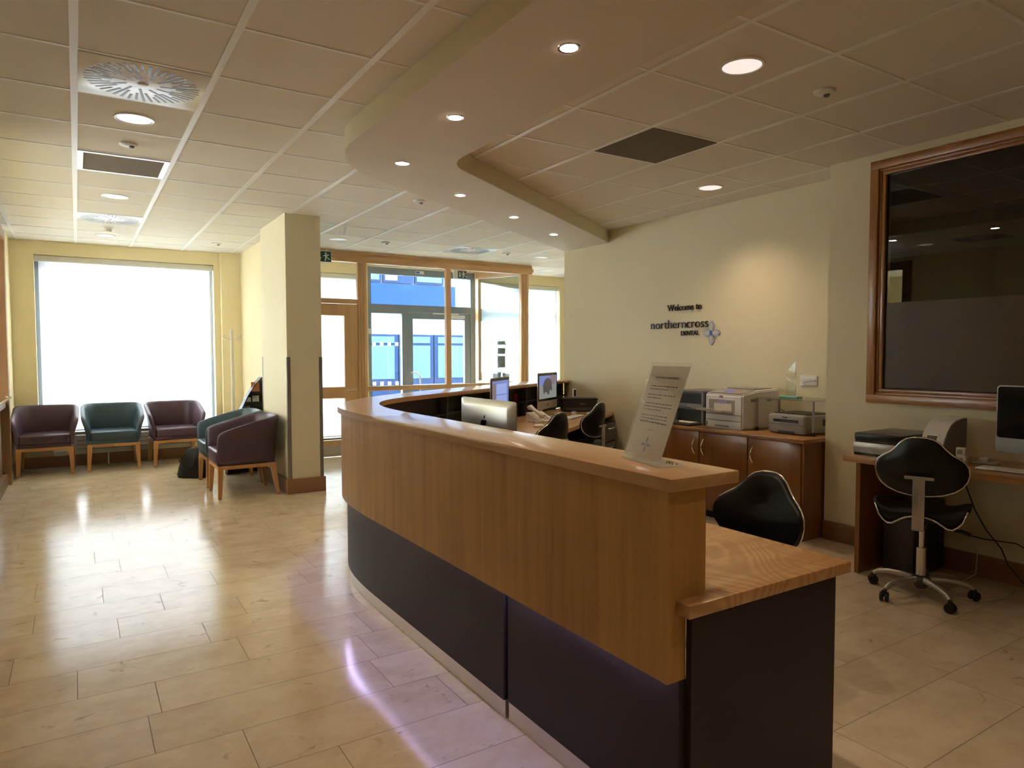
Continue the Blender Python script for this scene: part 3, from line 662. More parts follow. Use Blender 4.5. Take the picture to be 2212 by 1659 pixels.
# ------------------------------------------------------------------ reception counter
rc = thing('reception_counter', 'long curved oak and dark laminate reception desk with raised top', 'reception desk', (0, 0, 0))
A33 = 32.8
def crom(P, n=6):
    r = []
    for i in range(len(P)-1):
        a = P[max(i-1, 0)]; b = P[i]; c = P[i+1]; d = P[min(i+2, len(P)-1)]
        for k in range(n):
            t = k/n; r.append(tuple(.5*((2*b[q])+(-a[q]+c[q])*t+(2*a[q]-5*b[q]+4*c[q]-d[q])*t*t+(-a[q]+3*b[q]-3*c[q]+d[q])*t**3) for q in (0, 1)))
    return r+[P[-1]]
def offs(path, d):
    P = [Vector(p) for p in path]; r = []
    for i in range(len(P)):
        t = (P[min(i+1, len(P)-1)]-P[i]).normalized() + (P[i]-P[max(i-1, 0)]).normalized(); t.normalize(); r.append((P[i].x-t.y*d, P[i].y+t.x*d))
    return r
bend = crom([(1.277, -.35), (1.280, -.05), (1.300, .22), (1.348, .46), (1.445, .71), (1.612, .96), (1.863, 1.24), (2.134, 1.475), (2.479, 1.735), (2.935, 2.035)])
benI = crom([(1.54, -.30), (1.545, -.05), (1.570, .22), (1.640, .50), (1.765, .755), (1.965, .985), (2.26, 1.205), (2.62, 1.435)])
tn = math.tan(math.radians(A33))
def oP(y0, xe=5.118, c=None): return [(1.277, y0)]+bend+[(xe, 2.035+tn*(xe-2.935))]
oT = oP(-2.47); iT = [(1.54, -2.47)]+benI+[(5.118, 1.435+tn*(5.118-2.62))]
bm = new(); prism(bm, oT+iT[::-1], 1.045, 1.08, bev=.003); top = obj('raised_top', bm, 'oak_top', rc, 40)
bm = new(); slat(bm, oP(-2.425), -.021, -.030, .515, 1.045); obj('fascia_panel', bm, 'oak_v', rc, 40)
# upstand (end face and inner face)
bm = new(); box(bm, 1.297, 1.44, -2.44, -2.425, .703, 1.045); box(bm, 1.297, 1.366, -2.44, -2.425, .515, .703); obj('fascia_end', bm, 'oak_v', rc)
bm = new(); slat(bm, [(1.44, -2.425)]+offs(benI, .10)+[offs(iT, .10)[-1]], 0, -.018, .742, 1.045); obj('inner_panel', bm, 'black_in', rc, 40)
# plinth panels
bm = new(); slat(bm, oP(-1.545), -.054, -.074, .075, 1.04); obj('base_panel', bm, 'anthracite', rc, 40)
bm = new(); box(bm, 1.340, 1.3665, -2.442, -1.56, .075, .515); box(bm, 1.340, 1.364, -2.424, -1.56, .515, 1.04); obj('base_panel', bm, 'anthracite', rc)
bm = new(); slat(bm, oP(-1.545), -.062, -.080, 0, .075); obj('steel_plinth', bm, 'steel', rc, 40)
bm = new(); box(bm, 1.345, 1.3665, -2.442, -1.56, 0, .075); obj('steel_plinth', bm, 'steel', rc)
bm = new(); box(bm, 1.366, 2.025, -2.462, -2.442, 0, .703); obj('end_panel', bm, 'anthracite', rc)
bm = new(); slat(bm, oP(-2.40, 4.9), -.0495, -.0520, .546, .549); obj('light_strip', bm, 'led', rc)
# low worktop: near arm and wing
fy = lambda x: 1.374+tn*(x-3.819)
wk = [(1.327, -2.49), (2.062, -2.49), (2.062, -.35)]+[(2.062+.55*(1-math.cos(t*PI/180)), -.35+.55*math.sin(t*PI/180)) for t in (15, 30, 45, 56)]+[(5.112, fy(5.112))]
iW = [(1.46, -2.42)]+offs(benI, .08)+[(5.112, 1.435+tn*(5.112-2.62)+.08)]
wk = wk+iW[::-1]+[(1.327, -2.42)]
bm = new(); prism(bm, wk, .703, .74, bev=.003); obj('worktop', bm, 'oak_desk', rc, 40)
# dark pigeon-hole shelving under the raised top of the wing
c33 = Vector((math.cos(math.radians(A33)), math.sin(math.radians(A33)), 0)); n33 = Vector((-c33.y, c33.x, 0))
p0 = Vector((iT[-2][0], iT[-2][1], 0)); Lw = (Vector((5.11, 0, 0))-Vector((p0.x, 0, 0))).x/c33.x
fr = Matrix(((c33.x, n33.x, 0, p0.x), (c33.y, n33.y, 0, p0.y), (0, 0, 1, 0), (0, 0, 0, 1)))
def inw(name, dims, m, n=None):
    bm = new()
    for d in dims: box(bm, *d)
    bmesh.ops.transform(bm, matrix=fr, verts=bm.verts); return obj(name, bm, m, rc)
inw('pigeonhole_back', [(0, Lw+.09, .19, .20, .742, 1.044)], 'black_in')
inw('pigeonhole_shelf', [(-.25, Lw-.02, .02, .19, .885, .90)], 'black_in')
for s in [i*.42 for i in range(10)]:
    if s < Lw-.05: inw('pigeonhole_divider', [(s, s+.014, .01, .19, .742, 1.044)], 'dgrey_pl')

# pedestal drawers under the wing desk, by the sign wall
pd = thing('drawer_pedestal', 'dark drawer unit with bar handles under the far desk by the sign wall', 'drawer unit', (4.875, 1.975, 0), math.radians(A33))
bm = new(); box(bm, -.21, .21, .02, .5, .04, .655); obj('carcass', bm, 'black_in', pd)
for z0, z1 in ((.45, .645), (.25, .44), (.05, .24)):
    bm = new(); box(bm, -.205, .205, 0, .02, z0, z1, bev=.003); d = obj('drawer', bm, 'dgrey_pl', pd, 40)
    bm = new(); tube(bm, [(-.10, 0, z1-.05), (-.10, -.025, z1-.05), (.10, -.025, z1-.05), (.10, 0, z1-.05)], .006, 8); obj('handle', bm, 'chrome', d, 60)
    bm = new(); lathe(bm, [(.012, 0), (.012, -.01)], seg=12); bmesh.ops.transform(bm, matrix=Matrix.Translation((.165, -.001, z1-.035)) @ Matrix.Rotation(PI/2, 4, 'X'), verts=bm.verts); obj('lock', bm, 'chrome', d)

# ------------------------------------------------------------------ oak cabinet under the printers
cb = thing('storage_cabinet', 'low oak cupboard unit with curved handles below the printers', 'cabinet', (4.5, -.628, 0))
CW = 1.47
bm = new(); box(bm, .02, .60, 0, .02, 0, .735); obj('end_panel', bm, 'oak_dim', cb)
bm = new(); box(bm, .03, .60, .02, CW, .06, .735); obj('carcass', bm, 'oak_dim', cb)
bm = new(); box(bm, -.015, .618, -.015, CW, .735, .765, bev=.004)
obj('top', bm, 'oak_y', cb, 40)
bm = new(); box(bm, .05, .60, .02, CW, 0, .06); obj('plinth', bm, 'black_in', cb)
hd = {0: (.47), 1: .54+.39, 2: None}
edges = [(.02, .495, 'R'), (.505, 1.005, 'R'), (1.015, 1.45, 'L')]
for a, b, hs in edges:
    bm = new(); box(bm, .008, .028, a, b, .065, .73, bev=.002); d = obj('door', bm, 'oak_dim', cb, 40)
    yy = (b-.045) if hs == 'R' else a+.045
    bm = new(); pts = [(.008-.032*math.sin(PI*i/10), yy, .665-.13*i/10) for i in range(11)]; tube(bm, pts, .0055, 8); obj('handle', bm, 'chrome', d, 60)
# ------------------------------------------------------------------ tub armchairs (front faces local -y)
def armchair(name, label, leather, loc, rz, group):
    t = thing(name, label, 'armchair', loc, rz, group)
    st = []
    for i in range(6): st.append((-.285, -.285+i*.40/5, -1, 0))
    for i in range(1, 7):
        a = math.radians(180-90*i/7); st.append((-.125+.16*math.cos(a), .125+.16*math.sin(a), math.cos(a), math.sin(a)))
    st += [(-.125+.25*i/4, .285, 0, 1) for i in range(5)]
    left = st[:12]; st += [(-x, y, -nx, ny) for x, y, nx, ny in left[::-1]]
    bm = new(); rings = []
    for (x, y, nx, ny) in st:
        u = max(0, min(1, (y+.285)/.50)); zt = .650+.140*(u**.9)
        fl = .052*(1 if ny < .5 else .7); th = .046
        prof = [(-th, .335), (-th, .46), (-th+.35*fl, .335+(zt-.335)*.62), (-th+.85*fl, zt-.035), (-th*.75+fl, zt-.004), (-th*.2+fl, zt), (fl+.004, zt-.014), (fl*.86, zt-.06), (fl*.42, .335+(zt-.335)*.60), (fl*.12, .47), (0, .36), (-.006, .335)]
        rings.append([bm.verts.new((x+nx*d, y+ny*d-(.0 if y > -.28 else (z-.335)*.0), z)) for d, z in prof])
    for a, b in zip(rings, rings[1:]):
        n = len(a)
        for k in range(n): bm.faces.new((a[k], b[k], b[(k+1) % n], a[(k+1) % n]))
    for rg, s in ((rings[0], 1), (rings[-1], -1)):
        c = [bm.verts.new(v.co*1 + Vector((0, -.010, 0)) + (sum((w.co for w in rg), Vector())/len(rg)-v.co)*.35) for v in rg]
        n = len(rg)
        for k in range(n): bm.faces.new((rg[k], rg[(k+1) % n], c[(k+1) % n], c[k]))
        bm.faces.new(c)
    bmesh.ops.recalc_face_normals(bm, faces=bm.faces)
    obj('shell', bm, leather, t, 180, sub=1)
    bm = new(); box(bm, -.245, .245, -.300, .24, .362, .470, bev=.022, seg=3); obj('seat_cushion', bm, leather, t, 180)
    bm = new(); box(bm, -.262, .262, -.292, .25, .322, .366, bev=.008); obj('seat_base', bm, leather, t, 40)
    bm = new(); box(bm, -.278, .278, -.286, -.256, .287, .322); box(bm, -.278, .278, .225, .255, .287, .322); box(bm, -.278, -.25, -.256, .225, .287, .322); box(bm, .25, .278, -.256, .225, .287, .322)
    obj('frame_rail', bm, 'oak_leg', t)
    for sx in (-1, 1):
        for sy in (-1, 1):
            bm = new(); cx, cy = sx*.252, (-.262 if sy < 0 else .228)
            for z, h, ox, oy in ((.30, .026, 0, 0), (0, .015, sx*.010, sy*.012)):
                pass
            a = [bm.verts.new((cx+dx*.027, cy+dy*.025, .30)) for dx, dy in ((-1, -1), (1, -1), (1, 1), (-1, 1))]
            b = [bm.verts.new((cx+sx*.014+dx*.016, cy+sy*(.012 if sy < 0 else .045)+dy*.016, .006)) for dx, dy in ((-1, -1), (1, -1), (1, 1), (-1, 1))]
            for k in range(4): bm.faces.new((a[k], a[(k+1) % 4], b[(k+1) % 4], b[k]))
            bm.faces.new(a); bm.faces.new(b); bmesh.ops.recalc_face_normals(bm, faces=bm.faces)
            l = obj('leg', bm, 'oak_leg', t)
            bm = new(); lathe(bm, [(.011, 0), (.011, .007)], (cx+sx*.014, cy+sy*(.012 if sy < 0 else .045), 0), seg=12); obj('glide', bm, 'black_pl', l)
    return t
GA = 'leather tub armchairs in the waiting corner'
a1 = armchair('tub_armchair', 'plum leather tub armchair, leftmost of the row under the window', 'plum', (-.355, 6.14, 0), math.radians(-1), GA)
a2 = armchair('tub_armchair', 'slate blue-green leather tub armchair in the middle of the window row', 'teal', (.335, 6.16, 0), 0, GA)
a3 = dup(a1, (1.03, 6.15, 0), math.radians(2), 'plum leather tub armchair at the right end of the window row')
a4 = dup(a1, (1.385, 3.585, 0), math.radians(-90), 'plum leather tub armchair seen side-on against the cream column')
a5 = dup(a2, (1.385, 4.29, 0), math.radians(-90), 'slate blue-green leather tub armchair half hidden behind the plum one at the column')

bg = thing('shoulder_bag', 'black fabric bag slumped on the floor beside the column armchairs', 'bag', (1.075, 4.80, 0), math.radians(-40))
bm = new(); rings = []
for z, w, d in ((0, .17, .09), (.03, .18, .10), (.12, .16, .09), (.22, .12, .07), (.30, .085, .045), (.33, .05, .03)):
    rings.append([bm.verts.new((w*math.copysign(abs(math.cos(a))**.6, math.cos(a)), d*math.copysign(abs(math.sin(a))**.6, math.sin(a)), z)) for a in [2*PI*k/20 for k in range(20)]])
for a, b in zip(rings, rings[1:]):
    for k in range(20): bm.faces.new((a[k], a[(k+1) % 20], b[(k+1) % 20], b[k]))
bm.faces.new(rings[0][::-1]); bm.faces.new(rings[-1]); obj('bag_body', bm, 'fabric', bg, 180)
bm = new(); tube(bm, [(-.06, -.03, .28), (-.10, -.11, .20), (-.03, -.13, .10), (.07, -.12, .14), (.06, -.04, .28)], .008, 6); obj('strap', bm, 'fabric', bg, 60)

cs = thing('coat_stand', 'slim pale metal coat stand in the corner by the slim pier', 'coat stand', (1.74, 6.05, 0))
bm = new(); lathe(bm, [(.022, .03), (.022, 1.735), (.012, 1.745), (0, 1.745)], seg=16); obj('pole', bm, 'cream_pl', cs, 60)
bm = new(); lathe(bm, [(.15, 0), (.15, .012), (.03, .03), (0, .03)], seg=32); obj('base', bm, 'cream_pl', cs, 40)
for k in range(4):
    a = math.radians(45+90*k); c, s = math.cos(a), math.sin(a)
    bm = new(); tube(bm, [(c*.01, s*.01, 1.60), (c*.10, s*.10, 1.60), (c*.135, s*.135, 1.62), (c*.145, s*.145, 1.66)], .006, 6); obj('hook', bm, 'cream_pl', cs, 60)

mr = thing('magazine_rack', 'tall black curved magazine rack peeking out behind the column', 'magazine rack', (1.82, 4.86, 0), 0)
cv = [(-.40, 0), (-.385, .18), (-.35, .38), (-.30, .57), (-.235, .75), (-.16, .91), (-.08, 1.04), (.0, 1.13)]
bm = new(); pts = cv+[(.09, 1.13), (.09, 0)]
prism(bm, pts, 0, .014, Matrix(((1, 0, 0, 0), (0, 0, -1, 0), (0, 1, 0, 0), (0, 0, 0, 1)))); obj('back_panel', bm, 'black_pl', mr)
bm = new()
for (xa, za), (xb, zb_) in zip(cv, cv[1:]):
    vs = [bm.verts.new(p) for p in ((xa, -.014, za), (xb, -.014, zb_), (xb, -.15, zb_), (xa, -.15, za))]; bm.faces.new(vs)
    ws2 = [bm.verts.new(p) for p in ((xa+.012, -.014, za), (xb+.012, -.014, zb_), (xb+.012, -.15, zb_), (xa+.012, -.15, za))]; bm.faces.new(ws2[::-1])
    bm.faces.new((vs[3], vs[2], ws2[2], ws2[3]))
obj('curved_side', bm, 'black_pl', mr)
for z, xl in ((.92, -.145), (.80, -.20), (.62, -.27), (.36, -.34), (.08, -.38)):
    B('shelf', (xl, .09, -.15, -.014, z, z+.008), 'black_pl', mr)
    B('pocket_front', (xl+.012, .09, -.15, -.144, z+.008, z+.045), 'black_pl', mr)
GM = 'magazines in the black rack'
for (x0, x1, y, z, h, m, lab) in ((-.105, -.012, -.10, .929, .145, 'orange', 'orange covered magazine in the top pocket of the black rack'), (-.095, -.02, -.10, .809, .105, 'magwhite', 'pale magazine in the second pocket of the black rack'),
        (-.175, -.110, -.09, .809, .085, 'white_pl', 'small white leaflet left in the second pocket of the black rack'), (-.22, -.12, -.10, .629, .16, 'magwhite', 'pale magazine in the third pocket of the black rack')):
    g_ = thing('magazine', lab, 'magazine', (1.82+x0, 4.86+y, z), 0, GM)
    bm = new(); box(bm, 0, x1-x0, 0, .006, 0, h); bmesh.ops.rotate(bm, cent=(0, 0, 0), matrix=Matrix.Rotation(math.radians(-8), 3, 'X'), verts=bm.verts); obj('cover', bm, m, g_)

# ------------------------------------------------------------------ task chairs (face local +y)
def task_chair(label, loc, rz, group='black task chairs with chrome edging', dz=0.):
    t = thing('task_chair', label, 'office chair', loc, rz, group)
    half = [(0, .168), (.035, .166), (.068, .156), (.096, .134), (.120, .104), (.148, .076), (.18, .056), (.207, .034), (.223, .004), (.226, -.030), (.217, -.068), (.195, -.102), (.16, -.128), (.11, -.146), (.055, -.155), (0, -.157)]
    outl = half+[(-x, z) for x, z in half[1:-1][::-1]]
    ZC = .775; BY = -.225
    def cur(x): return .30*(1-math.cos(x/.30))*.9
    bm = new(); layers = []
    for d, sc_ in ((.0, .93), (.008, .985), (.022, 1.0), (.036, .985), (.046, .90)):
        layers.append([bm.verts.new((x*sc_, BY-.0+d+cur(x*sc_)-z*.10, ZC+z*sc_)) for x, z in outl])
    n = len(outl)
    for a, b in zip(layers, layers[1:]):
        for k in range(n): bm.faces.new((a[k], a[(k+1) % n], b[(k+1) % n], b[k]))
    for ly, flip in ((layers[0], 1), (layers[-1], 0)):
        y_off = 0 if flip else .046
        inner = ly
        for s2, bulge in ((.6, .010), (.25, .016)):
            nxt = []
            for k, (x, z) in enumerate(outl):
                s0 = (.93 if flip else .90)*s2; dd = y_off+(-bulge if flip else bulge)*.6
                nxt.append(bm.verts.new((x*s0, BY+dd+cur(x*s0)-z*.10, ZC+z*s0)))
            for k in range(n): bm.faces.new((inner[k], inner[(k+1) % n], nxt[(k+1) % n], nxt[k]))
            inner = nxt
        bm.faces.new(inner)
    bmesh.ops.recalc_face_normals(bm, faces=bm.faces); obj('backrest', bm, 'black_lt', t, 60)
    bm = new(); tube(bm, [(x*1.005, BY+.014+cur(x)-z*.10, ZC+z*1.005) for x, z in outl], .0052, 8, closed=True); obj('chrome_edging', bm, 'chrome', t, 180)
    # saddle seat
    bm = new(); nx, ny = 20, 12; tp = []; bt = []
    def zs(x, y):
        u = abs(x)/.24
        w = .018*math.cos(u*PI*1.0)-.006
        return .528 + .040*u**2.2 + .012*math.cos(PI*u*1.6) - .030*max(0, (y-.05)/.2)**2
    def zb(x, y):
        u = abs(x)/.24; back = max(0, -y/.2)
        return zs(x, y)-.042-.052*math.exp(-((u-.66)/.24)**2)*(.45+.55*back)
    for j in range(ny+1):
        yy = -.185+.40*j/ny
        wv = .24*(1-.10*max(0, (yy-.0)/.215)**3-.0)*(1 if j not in (0, ny) else .95)
        tp.append([bm.verts.new((wv*(2*i/nx-1), yy+.035*abs(2*i/nx-1)**2*(1 if yy < 0 else -1.2), zs(wv*(2*i/nx-1), yy)-(.012 if j in (0, ny) or i in (0, nx) else 0))) for i in range(nx+1)])
        bt.append([bm.verts.new((wv*(2*i/nx-1)*.985, yy+.035*abs(2*i/nx-1)**2*(1 if yy < 0 else -1.2), (zb(wv*(2*i/nx-1), yy) if 0 < i < nx else zs(.24, yy)-.026))) for i in range(nx+1)])
    for j in range(ny):
        for i in range(nx):
            bm.faces.new((tp[j][i], tp[j][i+1], tp[j+1][i+1], tp[j+1][i])); bm.faces.new((bt[j][i], bt[j+1][i], bt[j+1][i+1], bt[j][i+1]))
    for i in range(nx):
        bm.faces.new((tp[0][i], bt[0][i], bt[0][i+1], tp[0][i+1])); bm.faces.new((tp[ny][i], tp[ny][i+1], bt[ny][i+1], bt[ny][i]))
    for j in range(ny):
        bm.faces.new((tp[j][0], tp[j+1][0], bt[j+1][0], bt[j][0])); bm.faces.new((tp[j][nx], bt[j][nx], bt[j+1][nx], tp[j+1][nx]))
    rim = [tuple(v.co+Vector((0, -.004, .002))) for v in bt[0]]
    bmesh.ops.recalc_face_normals(bm, faces=bm.faces); obj('seat', bm, 'black_lt', t, 180)
    bm = new(); tube(bm, rim, .0055, 8); obj('seat_chrome_edging', bm, 'chrome', t, 180)
    # back bar
    bm = new(); box(bm, -.072, .072, BY-.026, BY-.010, .713, .732, bev=.006); box(bm, -.030, .030, BY-.030, BY-.018, .44, .716, bev=.004)
    box(bm, -.008, .008, BY-.034, BY-.030, .50, .66, bev=.001)
    vs = box(bm, -.030, .030, BY-.026, .02, .432, .444); obj('back_bar', bm, 'silver', t, 40)
    bm = new(); box(bm, -.075, .075, -.09, .09, .448, .475, bev=.004); obj('mechanism', bm, 'black_pl', t, 40)
    bm = new(); tube(bm, [(.05, -.03, .452), (.16, -.05, .425), (.19, -.055, .417)], .006, 8); tube(bm, [(.185, -.054, .418), (.235, -.062, .405)], .011, 8); obj('lever', bm, 'black_pl', t, 60)
    bm = new(); lathe(bm, [(.015, .26), (.015, .45), (0, .45)], seg=20); obj('gas_piston', bm, 'chrome', t, 60)
    bm = new(); lathe(bm, [(.027, .085), (.027, .285), (.015, .288), (0, .288)], seg=24); obj('gas_sleeve', bm, 'chrome', t, 60)
    bm = new(); lathe(bm, [(.050, .082), (.052, .11), (.030, .125), (0, .125)], seg=24); lathe(bm, [(0, .05), (.03, .05), (.045, .082)], seg=24); obj('hub', bm, 'dgrey_pl', t, 60)
    base = bpy.data.objects.new('star_base', None); COL.objects.link(base); base.parent = t
    for k in range(5):
        a = math.radians(36+72*k-90); c, s = math.cos(a), math.sin(a)
        bm = new(); pts = [(c*r, s*r, z) for r, z in ((.03, .10), (.10, .104), (.18, .100), (.235, .088), (.265, .068))]
        tube(bm, pts, .017, 10, rs=[.020, .018, .016, .016, .014]); leg = obj('base_leg', bm, 'silver', t, 60)
        bm = new(); x, y = c*.270, s*.270
        for q in (-.014, .014):
            w = new(); lathe(w, [(.024, -.008), (.027, -.004), (.027, .004), (.024, .008)], seg=18)
            bmesh.ops.transform(w, matrix=Matrix.Translation((x, y, .0275)) @ Matrix.Rotation(a+.6, 4, 'Z') @ Matrix.Translation((0, q, 0)) @ Matrix.Rotation(PI/2, 4, 'X'), verts=w.verts)
            me = bpy.data.meshes.new('tmp'); w.to_mesh(me); w.free(); bm.from_mesh(me); bpy.data.meshes.remove(me)
        lathe(bm, [(.010, .03), (.016, .045), (.012, .062), (0, .062)], (x, y, 0), seg=12)
        obj('caster', bm, 'rubber', leg, 40)
    bpy.data.objects.remove(base)
    if dz:
        for ch in t.children:
            if ch.name.split('.')[0] in ('backrest', 'chrome_edging', 'seat', 'seat_chrome_edging', 'back_bar', 'mechanism', 'lever'): ch.location.z = dz
            if ch.name.startswith('gas_piston'): ch.scale.z = .86
    return t
rad = math.radians
t1 = task_chair('black and chrome task chair at the right-hand side desk', (4.075, -1.70, 0), rad(22-90))
t2 = task_chair('black task chair tucked behind the low end of the reception desk', (2.35, -1.80, 0), rad(182-90), dz=-.065)
t3 = dup(t1, (3.10, .80, 0), rad(112-90), 'black task chair at the inner desk beside the telephone')
t4 = dup(t1, (4.055, 1.47, 0), rad(114-90), 'black task chair nearest the dark drawer unit')

# ------------------------------------------------------------------ computers (front faces local -y)
def computer(label, loc, rz, w=.56, top=.45, screen='off', group='all-in-one computers'):
    t = thing('desktop_computer', label, 'computer', loc, rz, group)
    z1 = top; z0 = .085; ch = .085
    def rr(x0, x1, za, zb_, r, n=5):
        p = []
        for cx, cz, a0 in ((x1-r, zb_-r, 0), (x0+r, zb_-r, 90), (x0+r, za+r, 180), (x1-r, za+r, 270)):
            for i in range(n+1):
                a = math.radians(a0+90*i/n); p.append((cx+r*math.cos(a), cz+r*math.sin(a)))
        return p
    def plate(bm, pts, y0, y1, sc_=1.):
        cx = sum(p[0] for p in pts)/len(pts); cz = sum(p[1] for p in pts)/len(pts)
        a = [bm.verts.new((p[0], y0, p[1])) for p in pts]; b = [bm.verts.new((cx+(p[0]-cx)*sc_, y1, cz+(p[1]-cz)*sc_)) for p in pts]
        n = len(pts); bm.faces.new(a); bm.faces.new(b[::-1])
        for k in range(n): bm.faces.new((a[k], b[k], b[(k+1) % n], a[(k+1) % n]))
        bmesh.ops.recalc_face_normals(bm, faces=bm.faces)
    out_ = rr(-w/2, w/2, z0, z1, .020)
    bm = new(); plate(bm, out_, 0, .007); plate(bm, out_, .007, .026, .82); obj('casing', bm, 'alu', t, 30)
    bm = new(); plate(bm, rr(-w/2+.006, w/2-.006, z0+ch, z1-.006, .015), -.003, 0); bz = obj('bezel', bm, 'screen_off', t, 30)
    sx, sz0, sz1 = w/2-.030, z0+ch+.025, z1-.030
    def flat(name, pts, m, y):
        bm = new(); bm.faces.new([bm.verts.new((p[0], y, p[1])) for p in pts]); bmesh.ops.recalc_face_normals(bm, faces=bm.faces); o = obj(name, bm, m, bz); return o
    R4 = lambda a, b, c, d: [(a, c), (b, c), (b, d), (a, d)]
    if screen == 'off': flat('screen', R4(-sx, sx, sz0, sz1), 'screen_off', -.0035)
    if screen == 'win':
        flat('screen', R4(-sx, sx, sz0, sz1), 'sky_scr', -.0035); flat('photo_strip', R4(-sx, -sx+.10, sz0, sz1-.02), 'scr_side', -.0042)
        flat('window_panel', R4(-sx+.12, sx-.06, sz0+.10, sz1-.03), 'scr_lt', -.0042); flat('window_panel', R4(-sx+.12, sx-.06, sz0+.015, sz0+.09), 'scr_lt', -.0042)
    if screen == 'animal':
        mid = (sz0+sz1)/2
        flat('screen', R4(-sx, sx, sz0, sz1), 'scr_gr', -.0035); flat('sky', R4(-sx, sx, mid+.02, sz1), 'sky_scr', -.0040)
        flat('tree', [(.04, mid+.03), (.20, mid+.02), (.24, mid+.09), (.14, mid+.13), (.05, mid+.11)], 'scr_side', -.0043)
        flat('elephant', [(-.13, sz0+.05), (-.10, sz0+.05), (-.09, mid-.05), (-.03, mid-.06), (-.02, sz0+.04), (.03, sz0+.04), (.04, mid-.04), (.075, mid-.03), (.10, sz0+.07), (.115, sz0+.08), (.11, mid), (.095, mid+.055), (.05, mid+.085), (-.03, mid+.095), (-.10, mid+.07), (-.145, mid+.02)], 'scr_el', -.0047)
    # fruit mark
    def mark(y, s, z, nm):
        pts = [(0, .42), (.12, .48), (.26, .46), (.36, .36), (.27, .22), (.25, .06), (.33, -.10), (.40, -.16), (.30, -.38), (.18, -.50), (.06, -.47), (-.06, -.47), (-.18, -.50), (-.32, -.36), (-.42, -.08), (-.42, .20), (-.32, .40), (-.16, .48)]
        leaf_ = [(.0, .52), (.02, .66), (.16, .82), (.17, .66), (.09, .55)]
        bm = new()
        for q in (pts, leaf_):
            sg = 1 if y > 0 else -1
            vs = [bm.verts.new((-sg*p[0]*s, y, z+p[1]*s)) for p in q]; bm.faces.new(vs)
        obj(nm, bm, 'screen_off', t)
    mark(.0268, .085, z0+(z1-z0)*.56, 'rear_mark'); mark(-.0006, .026, z0+ch*.5, 'front_mark')
    # foot
    bm = new(); fp = [(.000+.02, .004), (.17, .004), (.165, .010), (.055, .15), (.045, .26), (.040, .26), (.046, .15), (.15, .0095), (.02, .009)]
    a = [bm.verts.new((-.095, y-.022, z)) for y, z in fp]; b = [bm.verts.new((.095, y-.022, z)) for y, z in fp]; n = len(fp)
    a_ = bm.faces.new(a); b_ = bm.faces.new(b[::-1])
    for k in range(n): bm.faces.new((a[k], b[k], b[(k+1) % n], a[(k+1) % n]))
    bmesh.ops.recalc_face_normals(bm, faces=bm.faces); box(bm, -.095, .095, -.06, .16, 0, .006, bev=.002); obj('stand', bm, 'alu', t, 30)
    return t
computer('silver all-in-one computer seen from the back behind the curved counter', (1.83, -.58, .74), rad(90), w=.575, top=.425)
computer('all-in-one computer with a blue screen full of windows, left on the inner desk', (3.25, 1.62, .74), rad(41), w=.55, top=.45, screen='win')
computer('all-in-one computer with an animal picture on its screen, right on the inner desk', (4.18, 2.18, .74), rad(33), w=.55, top=.465, screen='animal')
computer('switched off all-in-one computer cut by the right edge on the side desk', (4.47, -2.185, .75), rad(-90), w=.57, top=.47)

def keyboard(label, loc, rz):
    t = thing('keyboard', label, 'keyboard', loc, rz, 'white keyboards')
    bm = new(); box(bm, -.215, .215, -.06, .06, .002, .010, bev=.003); obj('case', bm, 'alu', t, 40)
    bm = new()
    for j in range(6):
        for i in range(15):
            if j == 0 and 3 < i < 9:
                continue
            x = -.208+i*.0278; y = -.055+j*.0185; box(bm, x, x+.0245, y, y+.0155, .010, .013)
    box(bm, -.124, .039, -.055, -.0395, .010, .013)
    obj('keys', bm, 'white_gl', t)
    return t
k1 = keyboard('white keyboard lying at the right edge of the side desk', (4.325, -2.10, .75), rad(-88))
k2 = dup(k1, (4.32, 1.93, .74), rad(33), 'pale keyboard in front of the animal-picture computer')
def mouse(label, loc, rz=0):
    t = thing('computer_mouse', label, 'mouse', loc, rz, 'white computer mice')
    bm = new(); lathe(bm, [(.0, 0), (.030, 0), (.034, .006), (.030, .018), (.018, .027), (0, .030)], seg=20, sy=1.6); obj('shell', bm, 'cream_pl', t, 180)
    return t
m1 = mouse('white mouse on the inner desk by the silver computer back', (3.50, 1.36, .74), 1.2)
m2 = dup(m1, (4.72, 2.12, .74), .9, 'white mouse on the inner desk near the black printer')

# ------------------------------------------------------------------ telephone
ph = thing('telephone', 'beige desk telephone with its handset cradled, on the inner desk', 'telephone', (3.78, 1.74, .74), rad(8))
bm = new(); prof = [(-.10, 0), (.10, 0), (.10, .085), (.085, .095), (-.10, .018)]
a = [bm.verts.new((-.10, y, z)) for y, z in prof]; b = [bm.verts.new((.10, y, z)) for y, z in prof]
bm.faces.new(a); bm.faces.new(b[::-1])
for k in range(5): bm.faces.new((a[k], b[k], b[(k+1) % 5], a[(k+1) % 5]))
bmesh.ops.recalc_face_normals(bm, faces=bm.faces); obj('body', bm, 'cream_pl', ph)
bm = new(); tube(bm, [(-.065, -.10, .055), (-.065, -.075, .078), (-.065, 0, .112), (-.065, .07, .145), (-.065, .095, .135)], .018, 12, rs=[.020, .024, .016, .024, .022]); obj('handset', bm, 'cream_pl', ph, 180)
bm = new()
for j in range(4):
    for i in range(3): box(bm, -.015+i*.030, .005+i*.030, -.075+j*.024, -.061+j*.024, .028+j*.0102, .036+j*.0102)
obj('buttons', bm, 'grey_pl', ph)
bm = new(); tube(bm, [(-.08, -.10, .05)]+[(-.11-.01*math.sin(i*1.3), -.10+.02*i, .012+.006*math.cos(i*1.9)) for i in range(9)], .004, 6); obj('cord', bm, 'cream_pl', ph, 180)

